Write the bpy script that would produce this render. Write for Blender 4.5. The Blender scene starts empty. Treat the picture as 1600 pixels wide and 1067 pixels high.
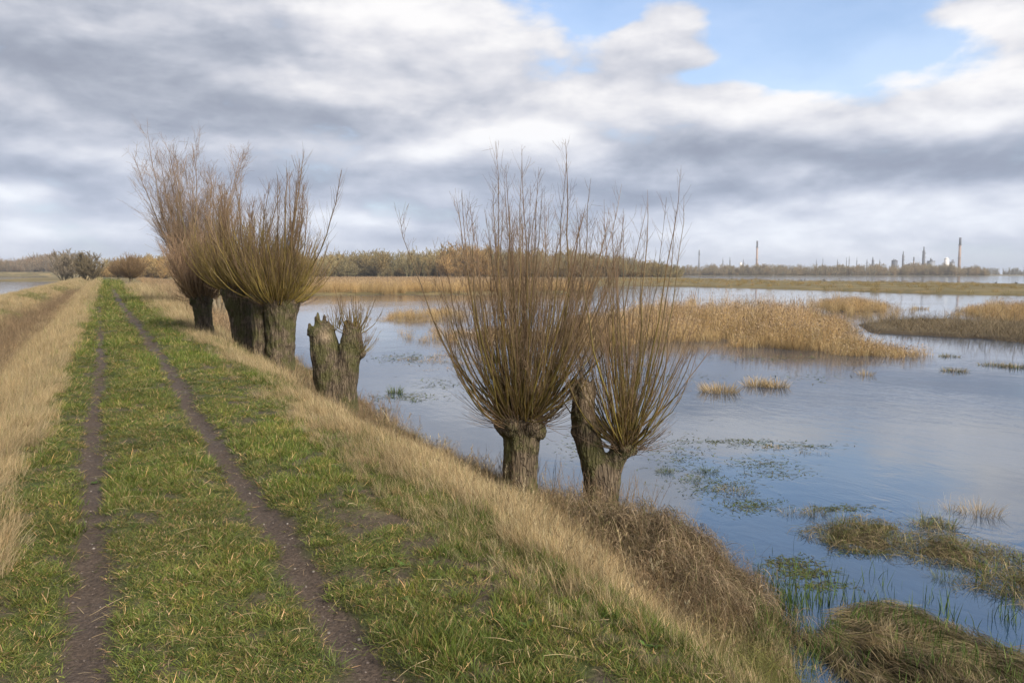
import bpy, math, random
import numpy as np
from mathutils import Vector, Matrix, Euler

# ------------------------------------------------------------------ camera, world, sun, exposure
F = 1244.0; HZ = 428.0; CAMZ = 3.6
PITCH = math.atan((533.5 - HZ) / F)
YAW = math.radians(27.03)
scene = bpy.context.scene
C = scene.collection
cam_d = bpy.data.cameras.new("camera"); cam = bpy.data.objects.new("camera", cam_d); C.objects.link(cam)
cam.location = (0, 0, CAMZ)
cam.rotation_euler = (math.pi / 2 - PITCH, 0, -YAW)
cam_d.sensor_width = 36; cam_d.lens = F / 1600 * 36
cam_d.clip_start = 0.05; cam_d.clip_end = 20000
scene.camera = cam
scene.view_settings.view_transform = 'Standard'; scene.view_settings.look = 'None'
scene.view_settings.gamma = 1; scene.view_settings.use_curve_mapping = False
scene.view_settings.exposure = 0.42
SUN_EL = math.radians(33); SUN_AZ = math.radians(162)   # azimuth from +Y towards +X

def ray(px, py):
    cx = (px - 800) / F; cy = -(py - 533.5) / F
    f = math.cos(PITCH) + cy * math.sin(PITCH); u = -math.sin(PITCH) + cy * math.cos(PITCH)
    return f * math.sin(YAW) + cx * math.cos(YAW), f * math.cos(YAW) - cx * math.sin(YAW), u
def gp(px, py, z=0.0):
    x, y, u = ray(px, py); t = (z - CAMZ) / u
    return x * t, y * t
def gd(px, depth):
    """ground xy in the direction of image column px (at the horizon) at a forward depth"""
    x, y, u = ray(px, HZ); n = math.hypot(x, y)
    fwd = x * math.sin(YAW) + y * math.cos(YAW)
    return x / fwd * depth, y / fwd * depth
def azel(px, py):
    x, y, u = ray(px, py); n = math.sqrt(x * x + y * y + u * u)
    return math.atan2(x, y), math.asin(u / n)

class NT:
    def __init__(s, tree): s.t = tree
    def n(s, typ, **kw):
        nd = s.t.nodes.new(typ)
        for k, v in kw.items(): setattr(nd, k, v)
        return nd
    def link(s, a, b): s.t.links.new(a, b)
    def setin(s, sock, v):
        if isinstance(v, bpy.types.NodeSocket): s.link(v, sock)
        elif v is not None: sock.default_value = v
    def m(s, op, a, b=None, c=None, clamp=False):
        nd = s.n('ShaderNodeMath', operation=op); nd.use_clamp = clamp
        s.setin(nd.inputs[0], a)
        if b is not None: s.setin(nd.inputs[1], b)
        if c is not None: s.setin(nd.inputs[2], c)
        return nd.outputs[0]
    def vm(s, op, a, b=None, c=None, scale=None):
        nd = s.n('ShaderNodeVectorMath', operation=op)
        s.setin(nd.inputs[0], a)
        if b is not None: s.setin(nd.inputs[1], b)
        if c is not None: s.setin(nd.inputs[2], c)
        if scale is not None: s.setin(nd.inputs['Scale'], scale)
        return nd.outputs['Value'] if op in ('DOT_PRODUCT', 'LENGTH') else nd.outputs[0]
    def noise(s, vec, scale, detail=3, rough=0.5, lac=2.0, dist=0.0, color=False):
        nd = s.n('ShaderNodeTexNoise'); s.setin(nd.inputs['Vector'], vec)
        nd.inputs['Scale'].default_value = scale; nd.inputs['Detail'].default_value = detail
        nd.inputs['Roughness'].default_value = rough; nd.inputs['Lacunarity'].default_value = lac
        nd.inputs['Distortion'].default_value = dist
        return nd.outputs['Color' if color else 'Fac']
    def mix(s, f, a, b, typ='MIX'):
        nd = s.n('ShaderNodeMix', data_type='RGBA', blend_type=typ)
        s.setin(nd.inputs['Factor'], f); s.setin(nd.inputs['A'], a); s.setin(nd.inputs['B'], b)
        return nd.outputs['Result']
    def ramp(s, f, stops, interp='LINEAR'):
        nd = s.n('ShaderNodeValToRGB'); cr = nd.color_ramp; cr.interpolation = interp
        while len(cr.elements) < len(stops): cr.elements.new(0.5)
        for e, (p, c) in zip(cr.elements, stops): e.position = p; e.color = (*c, 1) if len(c) == 3 else c
        s.setin(nd.inputs[0], f); return nd.outputs[0]
    def maprange(s, v, a, b, c=0.0, d=1.0, smooth=True):
        nd = s.n('ShaderNodeMapRange'); nd.interpolation_type = 'SMOOTHSTEP' if smooth else 'LINEAR'
        s.setin(nd.inputs[0], v)
        for i, q in enumerate((a, b, c, d)): s.setin(nd.inputs[i + 1], q)
        return nd.outputs[0]

def lin(r, g, b):
    return tuple(((c / 255) / 12.92 if c / 255 <= .04045 else ((c / 255 + .055) / 1.055) ** 2.4) for c in (r, g, b))

# world: Nishita sky with broken stratocumulus in real directions of the sky
world = bpy.data.worlds.new("World"); scene.world = world; world.use_nodes = True
wt = world.node_tree; wt.nodes.clear(); W = NT(wt)
sky = W.n('ShaderNodeTexSky', sky_type='NISHITA'); sky.sun_disc = False
sky.sun_elevation = SUN_EL; sky.sun_rotation = SUN_AZ; sky.air_density = 1.0; sky.dust_density = 0.6; sky.ozone_density = 1.6
tc = W.n('ShaderNodeTexCoord'); D = tc.outputs['Generated']
sep = W.n('ShaderNodeSeparateXYZ'); W.link(D, sep.inputs[0])
az = W.m('ARCTAN2', sep.outputs[0], sep.outputs[1]); el = W.m('ARCSINE', sep.outputs[2])
q = W.n('ShaderNodeCombineXYZ'); W.link(az, q.inputs[0]); W.link(el, q.inputs[1]); q = q.outputs[0]
# cloud layer seen in perspective: flat-based cloud at a fixed height
zz = W.m('ADD', W.m('MAXIMUM', sep.outputs[2], 0.0), 0.13)
plan = W.vm('SCALE', D, scale=W.m('DIVIDE', 1.0, zz))
pl = W.vm('MULTIPLY', plan, (1, 1, 0))
# camera-independent stretched space: bands lie along the horizon
qs = W.vm('MULTIPLY', q, (1.0, 2.3, 0.0))
wn = W.noise(qs, 5.0, 3, .5, color=True)
warp = W.vm('MULTIPLY', W.vm('SUBTRACT', wn, (.5, .5, .5)), (0.14, 0.06, 0))
qw = W.vm('ADD', q, warp)
def blobs(lst):
    acc = None
    for (px, py, rx, ry, w) in lst:
        a, e = azel(px, py); sx = F / rx; sy = F / ry
        v = W.vm('MULTIPLY_ADD', qw, (sx, sy, 0), (-a * sx, -e * sy, 0))
        d = W.vm('DOT_PRODUCT', v, v)
        g = W.m('POWER', 2.718, W.m('MULTIPLY', d, -1.0))
        acc = W.m('MULTIPLY_ADD', g, w, acc if acc is not None else 0.0)
    return acc
BRIGHT = [(780, 70, 150, 70, .40), (470, 130, 120, 50, .20), (600, 20, 160, 40, .28), (1050, 50, 110, 45, .35),
          (1370, 110, 120, 35, .55), (1180, 160, 90, 35, .35), (960, 190, 130, 40, .42), (1560, 130, 120, 60, .35),
          (740, 212, 150, 32, .42), (500, 240, 130, 30, .28), (110, 215, 120, 30, .12), (10, 312, 50, 18, .50),
          (20, 358, 60, 16, .45), (150, 352, 90, 20, .30), (560, 345, 80, 26, .48), (320, 380, 120, 25, .15),
          (1500, 330, 220, 30, .32), (1100, 385, 300, 28, .32), (1450, 390, 250, 30, .25), (1250, 270, 60, 18, .12), (250, 20, 150, 40, .10),
          (1540, 40, 90, 40, .35), (1540, 195, 90, 25, .20), (700, 300, 90, 14, .10), (1240, 330, 120, 14, .16),
          (60, 30, 120, 50, -.12), (300, 60, 180, 40, -.14), (120, 120, 160, 40, -.18), (350, 180, 200, 30, -.20), (600, 170, 160, 25, -.18),
          (400, 300, 250, 35, -.10), (1000, 255, 120, 25, -.16), (1200, 240, 200, 26, -.22), (1500, 260, 250, 28, -.22),
          (1000, 310, 250, 25, -.16), (650, 260, 120, 22, -.10), (900, 120, 70, 30, -.05), (50, 270, 120, 25, -.10),
          (100, -120, 500, 90, .10), (900, -200, 600, 120, -.05), (1400, 70, 60, 20, .25), (880, 130, 60, 30, .25)]
HOLES = [(1045, 52, 95, 34, -1.1), (1550, 30, 90, 36, -.9), (1380, 22, 60, 16, -.35), (1080, 100, 40, 18, -.4), (1290, 40, 110, 70, .95), (1180, 95, 80, 40, .65), (930, 20, 60, 60, .5), (1250, -90, 350, 110, 1.2),
         (1480, 80, 70, 28, .7), (800, 195, 80, 18, .35), (1600, -250, 600, 170, 1.0), (1000, -180, 400, 90, .8), (1150, 115, 120, 28, .6),
         (1650, -60, 120, 60, .6), (700, 340, 300, 60, .20), (100, 330, 200, 40, .25), (40, 400, 200, 30, .25), (1500, 395, 300, 30, .25)]
bf = blobs(BRIGHT); hf = blobs(HOLES)
cs = W.vm('MULTIPLY', q, (1.0, 2.3, 0))
n1 = W.noise(cs, 4.5, 10, .575, dist=.2)
nL = W.noise(cs, 6.5, 9, .53, dist=.15)
nU = W.noise(W.vm('ADD', cs, (0.008, 0.045, 0)), 6.5, 9, .53, dist=.15)
n2 = W.noise(pl, 1.6, 8, .56)
relief = W.m('SUBTRACT', nL, nU)
b = W.m('ADD', 0.435, bf)
b = W.m('MULTIPLY_ADD', W.m('SUBTRACT', n2, .5), 0.30, b)
b = W.m('MULTIPLY_ADD', W.m('SUBTRACT', n1, .5), 1.05, b)
b = W.m('MULTIPLY_ADD', relief, 1.25, b)
cloudcol = W.ramp(b, [(0.0, (.235, .26, .325)), (.25, (.30, .33, .40)), (.5, (.44, .46, .525)), (.75, (.61, .61, .645)), (1.0, (.78, .77, .77))], 'B_SPLINE')
cloudcol = W.mix(W.maprange(el, .05, .22, .55, 0), cloudcol, W.vm('MULTIPLY', cloudcol, (.88, .985, 1.13)))
cov = W.m('ADD', W.m('SUBTRACT', 1.0, hf), W.m('MULTIPLY', W.m('SUBTRACT', n1, .5), 2.4))
cov = W.m('MULTIPLY_ADD', relief, 1.2, cov)
cov = W.maprange(cov, 0.08, 0.72)
cov = W.m('MAXIMUM', cov, 0.20)
skyc = W.vm('MULTIPLY', sky.outputs[0], (1.75, 1.70, 1.74))
skyc = W.mix(W.maprange(el, .02, .28, .85, 0), skyc, (4.2, 5.0, 6.0, 1))
cloud10 = W.vm('MULTIPLY', cloudcol, (10.0, 10.0, 10.0))
wcol = W.mix(cov, skyc, cloud10)
# below the horizon: dim earth
wcol = W.mix(W.maprange(sep.outputs[2], -0.05, 0.0, 1, 0), wcol, (1.0, 1.1, 1.0, 1))
bg = W.n('ShaderNodeBackground'); W.link(wcol, bg.inputs[0]); bg.inputs[1].default_value = 0.1
wo = W.n('ShaderNodeOutputWorld'); W.link(bg.outputs[0], wo.inputs[0])

sun_d = bpy.data.lights.new("sun", 'SUN'); sun_d.energy = 4.8; sun_d.angle = math.radians(24); sun_d.color = (1.0, .93, .82)
sun = bpy.data.objects.new("sun", sun_d); C.objects.link(sun)
sv = Vector((math.sin(SUN_AZ) * math.cos(SUN_EL), math.cos(SUN_AZ) * math.cos(SUN_EL), math.sin(SUN_EL)))
sun.rotation_euler = sv.to_track_quat('Z', 'Y').to_euler(); sun.location = (0, -5, 30)
scene.render.engine = 'CYCLES'
scene.cycles.max_bounces = 6; scene.cycles.transparent_max_bounces = 8
scene.cycles.diffuse_bounces = 3; scene.cycles.glossy_bounces = 3; scene.cycles.caustics_reflective = False
scene.cycles.use_denoising = True
scene.cycles.use_adaptive_sampling = True; scene.cycles.adaptive_threshold = 0.015

# ------------------------------------------------------------------ numpy noise
def _h(ix, iy, iz, seed):
    n = (ix.astype(np.int64) * 374761393 + iy.astype(np.int64) * 668265263 + iz.astype(np.int64) * 2147483647 + seed * 974634777) & 0xffffffff
    n = ((n ^ (n >> 13)) * 1274126177) & 0xffffffff
    n = ((n ^ (n >> 16)) * 2246822519) & 0xffffffff
    return ((n ^ (n >> 15)) & 0xffffff) / float(0xffffff)
def vn3(x, y, z, seed=0):
    ix = np.floor(x); iy = np.floor(y); iz = np.floor(z)
    fx = x - ix; fy = y - iy; fz = z - iz
    fx = fx * fx * (3 - 2 * fx); fy = fy * fy * (3 - 2 * fy); fz = fz * fz * (3 - 2 * fz)
    r = 0
    for a in (0, 1):
        for b_ in (0, 1):
            for c in (0, 1):
                w = (fx if a else 1 - fx) * (fy if b_ else 1 - fy) * (fz if c else 1 - fz)
                r = r + w * _h(ix + a, iy + b_, iz + c, seed)
    return r * 2 - 1
def fbm(x, y, z=None, oct=4, seed=0):
    if z is None: z = np.zeros_like(x)
    r = 0; a = .5
    for o in range(oct):
        k = 2.03 ** o
        r = r + a * vn3(x * k + 17.3 * o, y * k - 9.1 * o, z * k + 3.7 * o, seed + o); a *= .5
    return r
def sstep(a, b_, x):
    t = np.clip((x - a) / (b_ - a), 0, 1); return t * t * (3 - 2 * t)

def sdf(poly, x, y):
    """signed distance, positive inside"""
    P = np.array(poly, float); n = len(P)
    d = np.full(x.shape, 1e18); inside = np.zeros(x.shape, bool)
    for i in range(n):
        ax, ay = P[i]; bx, by = P[(i + 1) % n]
        ex, ey = bx - ax, by - ay
        t = np.clip(((x - ax) * ex + (y - ay) * ey) / (ex * ex + ey * ey + 1e-12), 0, 1)
        d = np.minimum(d, (x - ax - t * ex) ** 2 + (y - ay - t * ey) ** 2)
        c = ((ay > y) != (by > y)) & (x < (bx - ax) * (y - ay) / (by - ay + 1e-12) + ax)
        inside ^= c
    d = np.sqrt(d)
    return np.where(inside, d, -d)
def PP(lst, z=0.0): return [gp(a, b_, z) for a, b_ in lst]

LAND_A = PP([(150, 431.0), (500, 431.0), (985, 431.2), (1010, 435), (1060, 437.3), (1200, 438.6), (1340, 441), (1600, 444.5), (2100, 452), (2100, 476), (1600, 463), (1340, 456.5), (1200, 452),
             (1060, 448), (900, 447), (700, 441), (560, 438.5), (440, 438.5), (150, 440)])
LAND_B = PP([(150, 437), (440, 438.5), (530, 442.5), (700, 443), (890, 448), (935, 455), (900, 458), (700, 460), (500, 461), (430, 464), (380, 475), (350, 495), (336, 525), (300, 530), (200, 500)])
REED_MAIN = PP([(880, 500), (1040, 495), (1200, 490), (1310, 498), (1345, 515), (1335, 532), (1400, 549), (1425, 553), (1380, 557), (1300, 557), (1230, 550), (1130, 536), (1040, 535), (960, 540), (880, 545)])
REED_L1 = PP([(600, 495), (690, 487), (760, 490), (760, 500), (690, 502), (600, 503)])
REED_L2 = PP([(580, 524), (660, 516), (720, 518), (900, 512), (910, 540), (720, 537), (600, 533)])
REED_L3 = PP([(600, 560), (690, 545), (800, 550), (1000, 556), (1088, 564), (1090, 575), (1000, 582), (860, 572), (700, 580), (620, 574)])
REED_R = PP([(1490, 487), (1600, 481), (1760, 483), (1760, 506), (1600, 508), (1520, 503)])
REED_BACK = PP([(1270, 474), (1330, 471), (1400, 481), (1410, 489), (1300, 489)])
SPIT = PP([(1325, 507), (1400, 500), (1480, 500), (1600, 506), (1800, 515), (1800, 556), (1600, 536), (1520, 529), (1440, 525), (1345, 520)])
TUSS = PP([(1272, 826), (1330, 812), (1420, 813), (1500, 848), (1600, 862), (1750, 880), (1750, 985), (1600, 938), (1540, 917), (1470, 892), (1380, 882), (1310, 858)])
MAT2 = PP([(1285, 965), (1340, 950), (1430, 955), (1510, 985), (1600, 1040), (1700, 1110), (1600, 1180), (1450, 1150), (1330, 1060), (1270, 1000)])
MOUND1 = (5.6, 7.15); MOUND1R = (.80, 1.55)

EY = [-20, 0, 3, 4.5, 6, 7.5, 9, 10, 11.2, 12.5, 14, 18, 22, 27, 35, 45, 60, 100, 400, 5000]
EX = [4.9, 4.9, 4.85, 5.05, 5.75, 6.6, 6.9, 6.6, 6.3, 6.0, 6.0, 6.1, 6.4, 6.7, 7.0, 7.8, 12, 20, 40, 40]
def hgt(x, y, micro=True):
    x = np.asarray(x, float); y = np.asarray(y, float)
    wob = 0.14 * fbm(y / 5.0, x * 0 + 3.3, oct=3, seed=5)
    far = np.clip(y / 40, 0, 1)
    xr = x + wob * (1 + 1.5 * far)
    E = np.interp(y, EY, EX) + 0.30 * fbm(x / 1.6, y / 1.6, oct=3, seed=9)
    # right side
    u = (xr - 2.55) / np.maximum(E - 2.55, .5)
    zr = np.interp(u, [-.2, 0, .12, .42, .72, 1.0, 1.15, 1.6], [1.7, 1.66, 1.47, .76, .25, 0.0, -.13, -.32])
    # left side
    xl = x - wob
    zl = np.interp(-xl, [.6, .95, 1.4, 2.9, 3.7, 4.8, 7.0, 7.9, 8.8, 12, 15], [1.72, 1.68, 1.42, .55, .45, .6, 1.35, 1.45, 1.35, -.05, -.5])
    z = np.where(x > 0.8, zr, zl)
    # far lands on the water side
    wx = x + 0.03 * np.hypot(x, y) * fbm(x / 25, y / 25, oct=3, seed=21); wy = y + 0.03 * np.hypot(x, y) * fbm(x / 25, y / 25, oct=3, seed=22)
    m = (x > 5) & (y > 25)
    if m.any():
        xm, ym, wxm, wym = x[m], y[m], wx[m], wy[m]
        zl2 = np.full(xm.shape, -.32)
        dep = xm * math.sin(YAW) + ym * math.cos(YAW)
        a = sdf(LAND_A, wxm * .3 + xm * .7, wym * .3 + ym * .7)
        zl2 = np.maximum(zl2, -.32 + (0.75 + .2 * fbm(xm / 20, ym / 20, seed=31)) * sstep(-3, 9, a))
        a = sdf(LAND_B, wxm * .3 + xm * .7, wym * .3 + ym * .7)
        zl2 = np.maximum(zl2, -.32 + (.62 + .15 * fbm(xm / 9, ym / 9, seed=32)) * sstep(-1.5, 3.5, a))
        for P_, h_, e in ((REED_MAIN, .30, 1.5), (REED_L1, .29, 1.5), (REED_L2, .26, 1.2), (REED_R, .35, 1.5), (REED_BACK, .35, 1.5), (SPIT, .5, 1.5)):
            zl2 = np.maximum(zl2, -.32 + h_ * sstep(-e * .5, e, sdf(P_, wxm * .3 + xm * .7, wym * .3 + ym * .7)))
        z[m] = np.maximum(z[m], zl2)
    dep = x * math.sin(YAW) + y * math.cos(YAW)
    z = np.where((dep > 1500) & (x > 0), np.maximum(z, 0.6 * sstep(1500, 1530, dep)), z)
    z = np.where((y > 420) & (x > -60) & (x < 400), np.maximum(z, 1.0 * sstep(420, 520, y) * sstep(-60, -40, x)), z)
    z = np.where((y > 1100) & (x < 0), np.maximum(z, -.5 + 6.5 * sstep(1100, 1150, y)), z)
    z = np.where(x < -120, np.maximum(z, 0), z) if False else z
    # near mounds
    g1 = np.exp(-(((x - MOUND1[0]) / MOUND1R[0]) ** 2 + ((y - MOUND1[1]) / MOUND1R[1]) ** 2) * 1.2)
    z = z + 0.34 * g1 * (1 + .5 * fbm(x * 2.2, y * 2.2, oct=3, seed=43)) * sstep(0, .35, g1)
    nm = (y < 14) & (y > 1) & (x > 5)
    if nm.any():
        xs, ys = x[nm], y[nm]
        wxx = xs + .25 * fbm(xs * 1.3, ys * 1.3, seed=41); wyy = ys + .25 * fbm(xs * 1.3, ys * 1.3, seed=42)
        zz_ = z[nm]
        s2 = sstep(-.25, .55, sdf(MAT2, wxx, wyy)); zz_ = np.maximum(zz_, -.2 + (.20 + .16 * fbm(xs * 1.7, ys * 1.7, seed=440)) * s2)
        s3 = sstep(-.2, .35, sdf(TUSS, wxx, wyy)); zz_ = np.maximum(zz_, -.3 + (.285 + .16 * fbm(xs * 2, ys * 2, oct=3, seed=44)) * s3)
        z[nm] = zz_
    if micro:
        k = np.clip(1.2 - np.hypot(x, y) / 120, 0, 1)
        land = sstep(-.1, .3, z)
        z = z + k * land * (.05 * fbm(x * .9, y * .9, oct=3, seed=51) + .018 * fbm(x * 5, y * 5, oct=3, seed=52))
        for xt, wd, dp in ((-.17, .16, .05), (1.06, .17, .06)):
            xt_ = xt + .05 * fbm(y / 3, y * 0, oct=3, seed=53)
            z = z - dp * np.exp(-((x - xt_) / wd) ** 2) * k
    return z
def xtrack(y, k):
    return ((-.17, 1.06)[k] - .12 * sstep(20, 60, y) * (1 if k == 0 else 1.6)) + .05 * fbm(y / 3, y * 0, oct=3, seed=53)
def mud_mask(x, y):
    r = 0
    for k, wd in ((0, .105), (1, .125)):
        xt = xtrack(y, k)
        w = wd * (1 + .5 * fbm(x * 0 + 5.5 * k, y * 1.3, oct=3, seed=60)) + (.02 if k == 0 else .0) * sstep(6.5, 4.5, y)
        w = w * (1 - (.75 if k == 0 else .12) * sstep(26, 42, y) * (0.6 + .8 * vn3(y / 7., y * 0, y * 0, 61)))
        w = w * (1 + np.clip((y - 10) / 45, 0, 1.6) * (.7 if k == 0 else 1.6))
        w = w + .09 * fbm(x * 7, y * 5, oct=4, seed=62)
        r = np.maximum(r, sstep(w * 1.4 + .03, w * .6, np.abs(x - xt)))
    # trampled patches on the right shoulder
    p = sstep(.15, .30, fbm(x * 4.5 + 3, y * 4.0, oct=4, seed=63) + .09) * sstep(.3, .7, x - .95) * sstep(1.8, 1.2, x - .95) * sstep(60, 12, y)
    p2 = sstep(.24, .36, fbm(x * 5 + 3, y * 4.5, oct=4, seed=64))
    return np.clip(np.maximum(r, np.maximum(p * .85, p2 * .75)), 0, 1)
def straw_mask(x, y):
    n = fbm(x * 1.1, y * .8, oct=4, seed=70)
    r = sstep(1.75, 2.95, x + .9 * n)
    l = sstep(-.60, -1.0, x + .28 * n - .15 * sstep(10, 60, y) * 0)
    return np.maximum(r, l)

# ------------------------------------------------------------------ mesh helpers
def tag(o, label=None, cat=None, group=None, kind=None):
    if label: o['label'] = label
    if cat: o['category'] = cat
    if group: o['group'] = group
    if kind: o['kind'] = kind
    return o
def mesh_np(name, V, Fq, col=None, mats=(), smooth=False, attrs=None, tris=False):
    V = np.asarray(V, np.float32); Fq = np.asarray(Fq, np.int32)
    me = bpy.data.meshes.new(name)
    me.vertices.add(len(V)); me.vertices.foreach_set('co', V.ravel())
    k = Fq.shape[1]
    me.loops.add(Fq.size); me.loops.foreach_set('vertex_index', Fq.ravel())
    me.polygons.add(len(Fq)); me.polygons.foreach_set('loop_start', np.arange(0, Fq.size, k, dtype=np.int32))
    me.polygons.foreach_set('loop_total', np.full(len(Fq), k, np.int32))
    if smooth: me.polygons.foreach_set('use_smooth', np.ones(len(Fq), bool))
    if col is not None:
        a = me.color_attributes.new('Col', 'FLOAT_COLOR', 'POINT')
        c4 = np.ones((len(V), 4), np.float32); c4[:, :3] = col; a.data.foreach_set('color', c4.ravel())
    for k_, v in (attrs or {}).items():
        a = me.attributes.new(k_, 'FLOAT', 'POINT'); a.data.foreach_set('value', np.asarray(v, np.float32))
    for m_ in mats: me.materials.append(m_)
    me.update(calc_edges=True)
    return me
def mobj(name, me, parent=None, coll=None):
    o = bpy.data.objects.new(name, me); (coll or C).objects.link(o)
    if parent: o.parent = parent
    return o
def empty(name, loc, label=None, cat=None, group=None):
    o = bpy.data.objects.new(name, None); C.objects.link(o); o.location = loc
    o.empty_display_size = .2
    return tag(o, label, cat, group)
class Acc:
    def __init__(s): s.V = []; s.F = []; s.Cc = []; s.n = 0
    def add(s, V, Fq, col):
        V = V.reshape(-1, 3); s.V.append(V); s.F.append(Fq + s.n)
        col = np.asarray(col, float)
        if col.ndim == 1: col = np.tile(col, (len(V), 1))
        s.Cc.append(col.reshape(-1, 3)); s.n += len(V)
    def mesh(s, name, mat, smooth=False):
        return mesh_np(name, np.concatenate(s.V), np.concatenate(s.F), np.concatenate(s.Cc), [mat], smooth)

def tubes(acc, P, R, sides, col):
    """P (N,S,3) polylines, R (N,S) radii, col (N,S,3)"""
    N, S, _ = P.shape
    T = np.gradient(P, axis=1); T /= np.linalg.norm(T, axis=2, keepdims=True) + 1e-9
    ref = np.where(np.abs(T[..., 2:3]) < .8, np.array([0, 0, 1.]), np.array([1., 0, 0]))
    A = np.cross(T, ref); A /= np.linalg.norm(A, axis=2, keepdims=True) + 1e-9
    B = np.cross(T, A)
    th = np.arange(sides) * 2 * math.pi / sides
    V = P[:, :, None, :] + R[:, :, None, None] * (A[:, :, None, :] * np.cos(th)[None, None, :, None] + B[:, :, None, :] * np.sin(th)[None, None, :, None])
    n = np.arange(N)[:, None, None]; s_ = np.arange(S - 1)[None, :, None]; k = np.arange(sides)[None, None, :]
    base = n * S * sides; k2 = (k + 1) % sides
    Fq = np.stack([base + s_ * sides + k, base + s_ * sides + k2, base + (s_ + 1) * sides + k2, base + (s_ + 1) * sides + k], -1).reshape(-1, 4)
    cc = np.repeat(col[:, :, None, :], sides, axis=2)
    acc.add(V, Fq, cc)

def ribbons(acc, base, dirv, L, width, bend, segs, c0, c1, rng, side=None, wprof=None, follow=None):
    """curved blades. base (N,3), dirv (N,3) start dir, L, width (N), bend (N,3) added direction at the tip"""
    N = len(base); t = np.linspace(0, 1, segs + 1)
    P = np.zeros((N, segs + 1, 3)); P[:, 0] = base
    d = dirv / np.linalg.norm(dirv, axis=1, keepdims=True)
    for i in range(segs):
        dd = d + bend * ((i + .5) / segs) ** 1.3
        dd /= np.linalg.norm(dd, axis=1, keepdims=True) + 1e-9
        P[:, i + 1] = P[:, i] + dd * (L / segs)[:, None]
    if follow is not None: P = follow(P)
    if side is None:
        a = rng.random(N) * 2 * math.pi
        side = np.stack([np.cos(a), np.sin(a), np.zeros(N)], 1)
    w = (1 - t ** 2.2) * (.55 + .45 * np.minimum(1, t * 4)) if wprof is None else wprof(t)
    w[-1] = max(w[-1], .06)
    off = side[:, None, :] * (width[:, None] * w[None, :] * .5)[..., None]
    V = np.stack([P - off, P + off], 2)
    n = np.arange(N)[:, None] * (segs + 1) * 2; s_ = np.arange(segs)[None, :] * 2
    b0 = n + s_
    Fq = np.stack([b0, b0 + 1, b0 + 3, b0 + 2], -1).reshape(-1, 4)
    cc = c0[:, None, :] * (1 - t)[None, :, None] + c1[:, None, :] * t[None, :, None]
    cc = np.repeat(cc[:, :, None, :], 2, axis=2)
    acc.add(V, Fq, cc)
    return P

def pal(rng, n, cols, var=.15):
    cols = np.array(cols, float); i = rng.integers(0, len(cols), n); j = rng.integers(0, len(cols), n)
    f = rng.random(n)[:, None]
    c = cols[i] * f + cols[j] * (1 - f)
    return c * (1 + var * rng.standard_normal(n))[:, None].clip(.4, 1.7)

# ------------------------------------------------------------------ materials
def newmat(name):
    m_ = bpy.data.materials.new(name); m_.use_nodes = True; m_.node_tree.nodes.clear(); return m_, NT(m_.node_tree)
def veg_material(name, trans=.25, rough=.75, patch=.25, patch_scale=.9, spec=.25, inst=True):
    m_, N = newmat(name)
    a = N.n('ShaderNodeAttribute', attribute_name='Col'); col = a.outputs['Color']
    if inst:
        ti = N.n('ShaderNodeAttribute', attribute_name='tint', attribute_type='INSTANCER')
        col = N.mix(1.0, col, ti.outputs['Color'], 'MULTIPLY')
    g = N.n('ShaderNodeNewGeometry')
    nz = N.noise(g.outputs['Position'], patch_scale, 3, .6)
    k = N.maprange(nz, .3, .7, 1 - patch, 1 + patch)
    col = N.vm('SCALE', col, scale=k)
    bs = N.n('ShaderNodeBsdfPrincipled'); N.link(col, bs.inputs['Base Color'])
    bs.inputs['Roughness'].default_value = rough; bs.inputs['Specular IOR Level'].default_value = spec
    out = N.n('ShaderNodeOutputMaterial')
    if trans > 0:
        tr = N.n('ShaderNodeBsdfTranslucent'); N.link(col, tr.inputs[0])
        mx = N.n('ShaderNodeMixShader'); mx.inputs[0].default_value = trans
        N.link(bs.outputs[0], mx.inputs[1]); N.link(tr.outputs[0], mx.inputs[2]); N.link(mx.outputs[0], out.inputs[0])
    else: N.link(bs.outputs[0], out.inputs[0])
    return m_
M_GRASS = veg_material('grass_blades', .3, .6, .22, .8, .3)
M_STRAW = veg_material('dry_grass', .25, .8, .18, .7, .15)
M_REED = veg_material('reed', .2, .8, .15, .2, .1)
M_TWIG = veg_material('twigs', 0.0, .65, .12, 1.5, .3, inst=False)
M_TREE = veg_material('far_twigs', 0.0, .8, .12, .1, .1)
M_PLANT = veg_material('tussock_blades', .25, .65, .2, 2.0, .25, inst=False)

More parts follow.
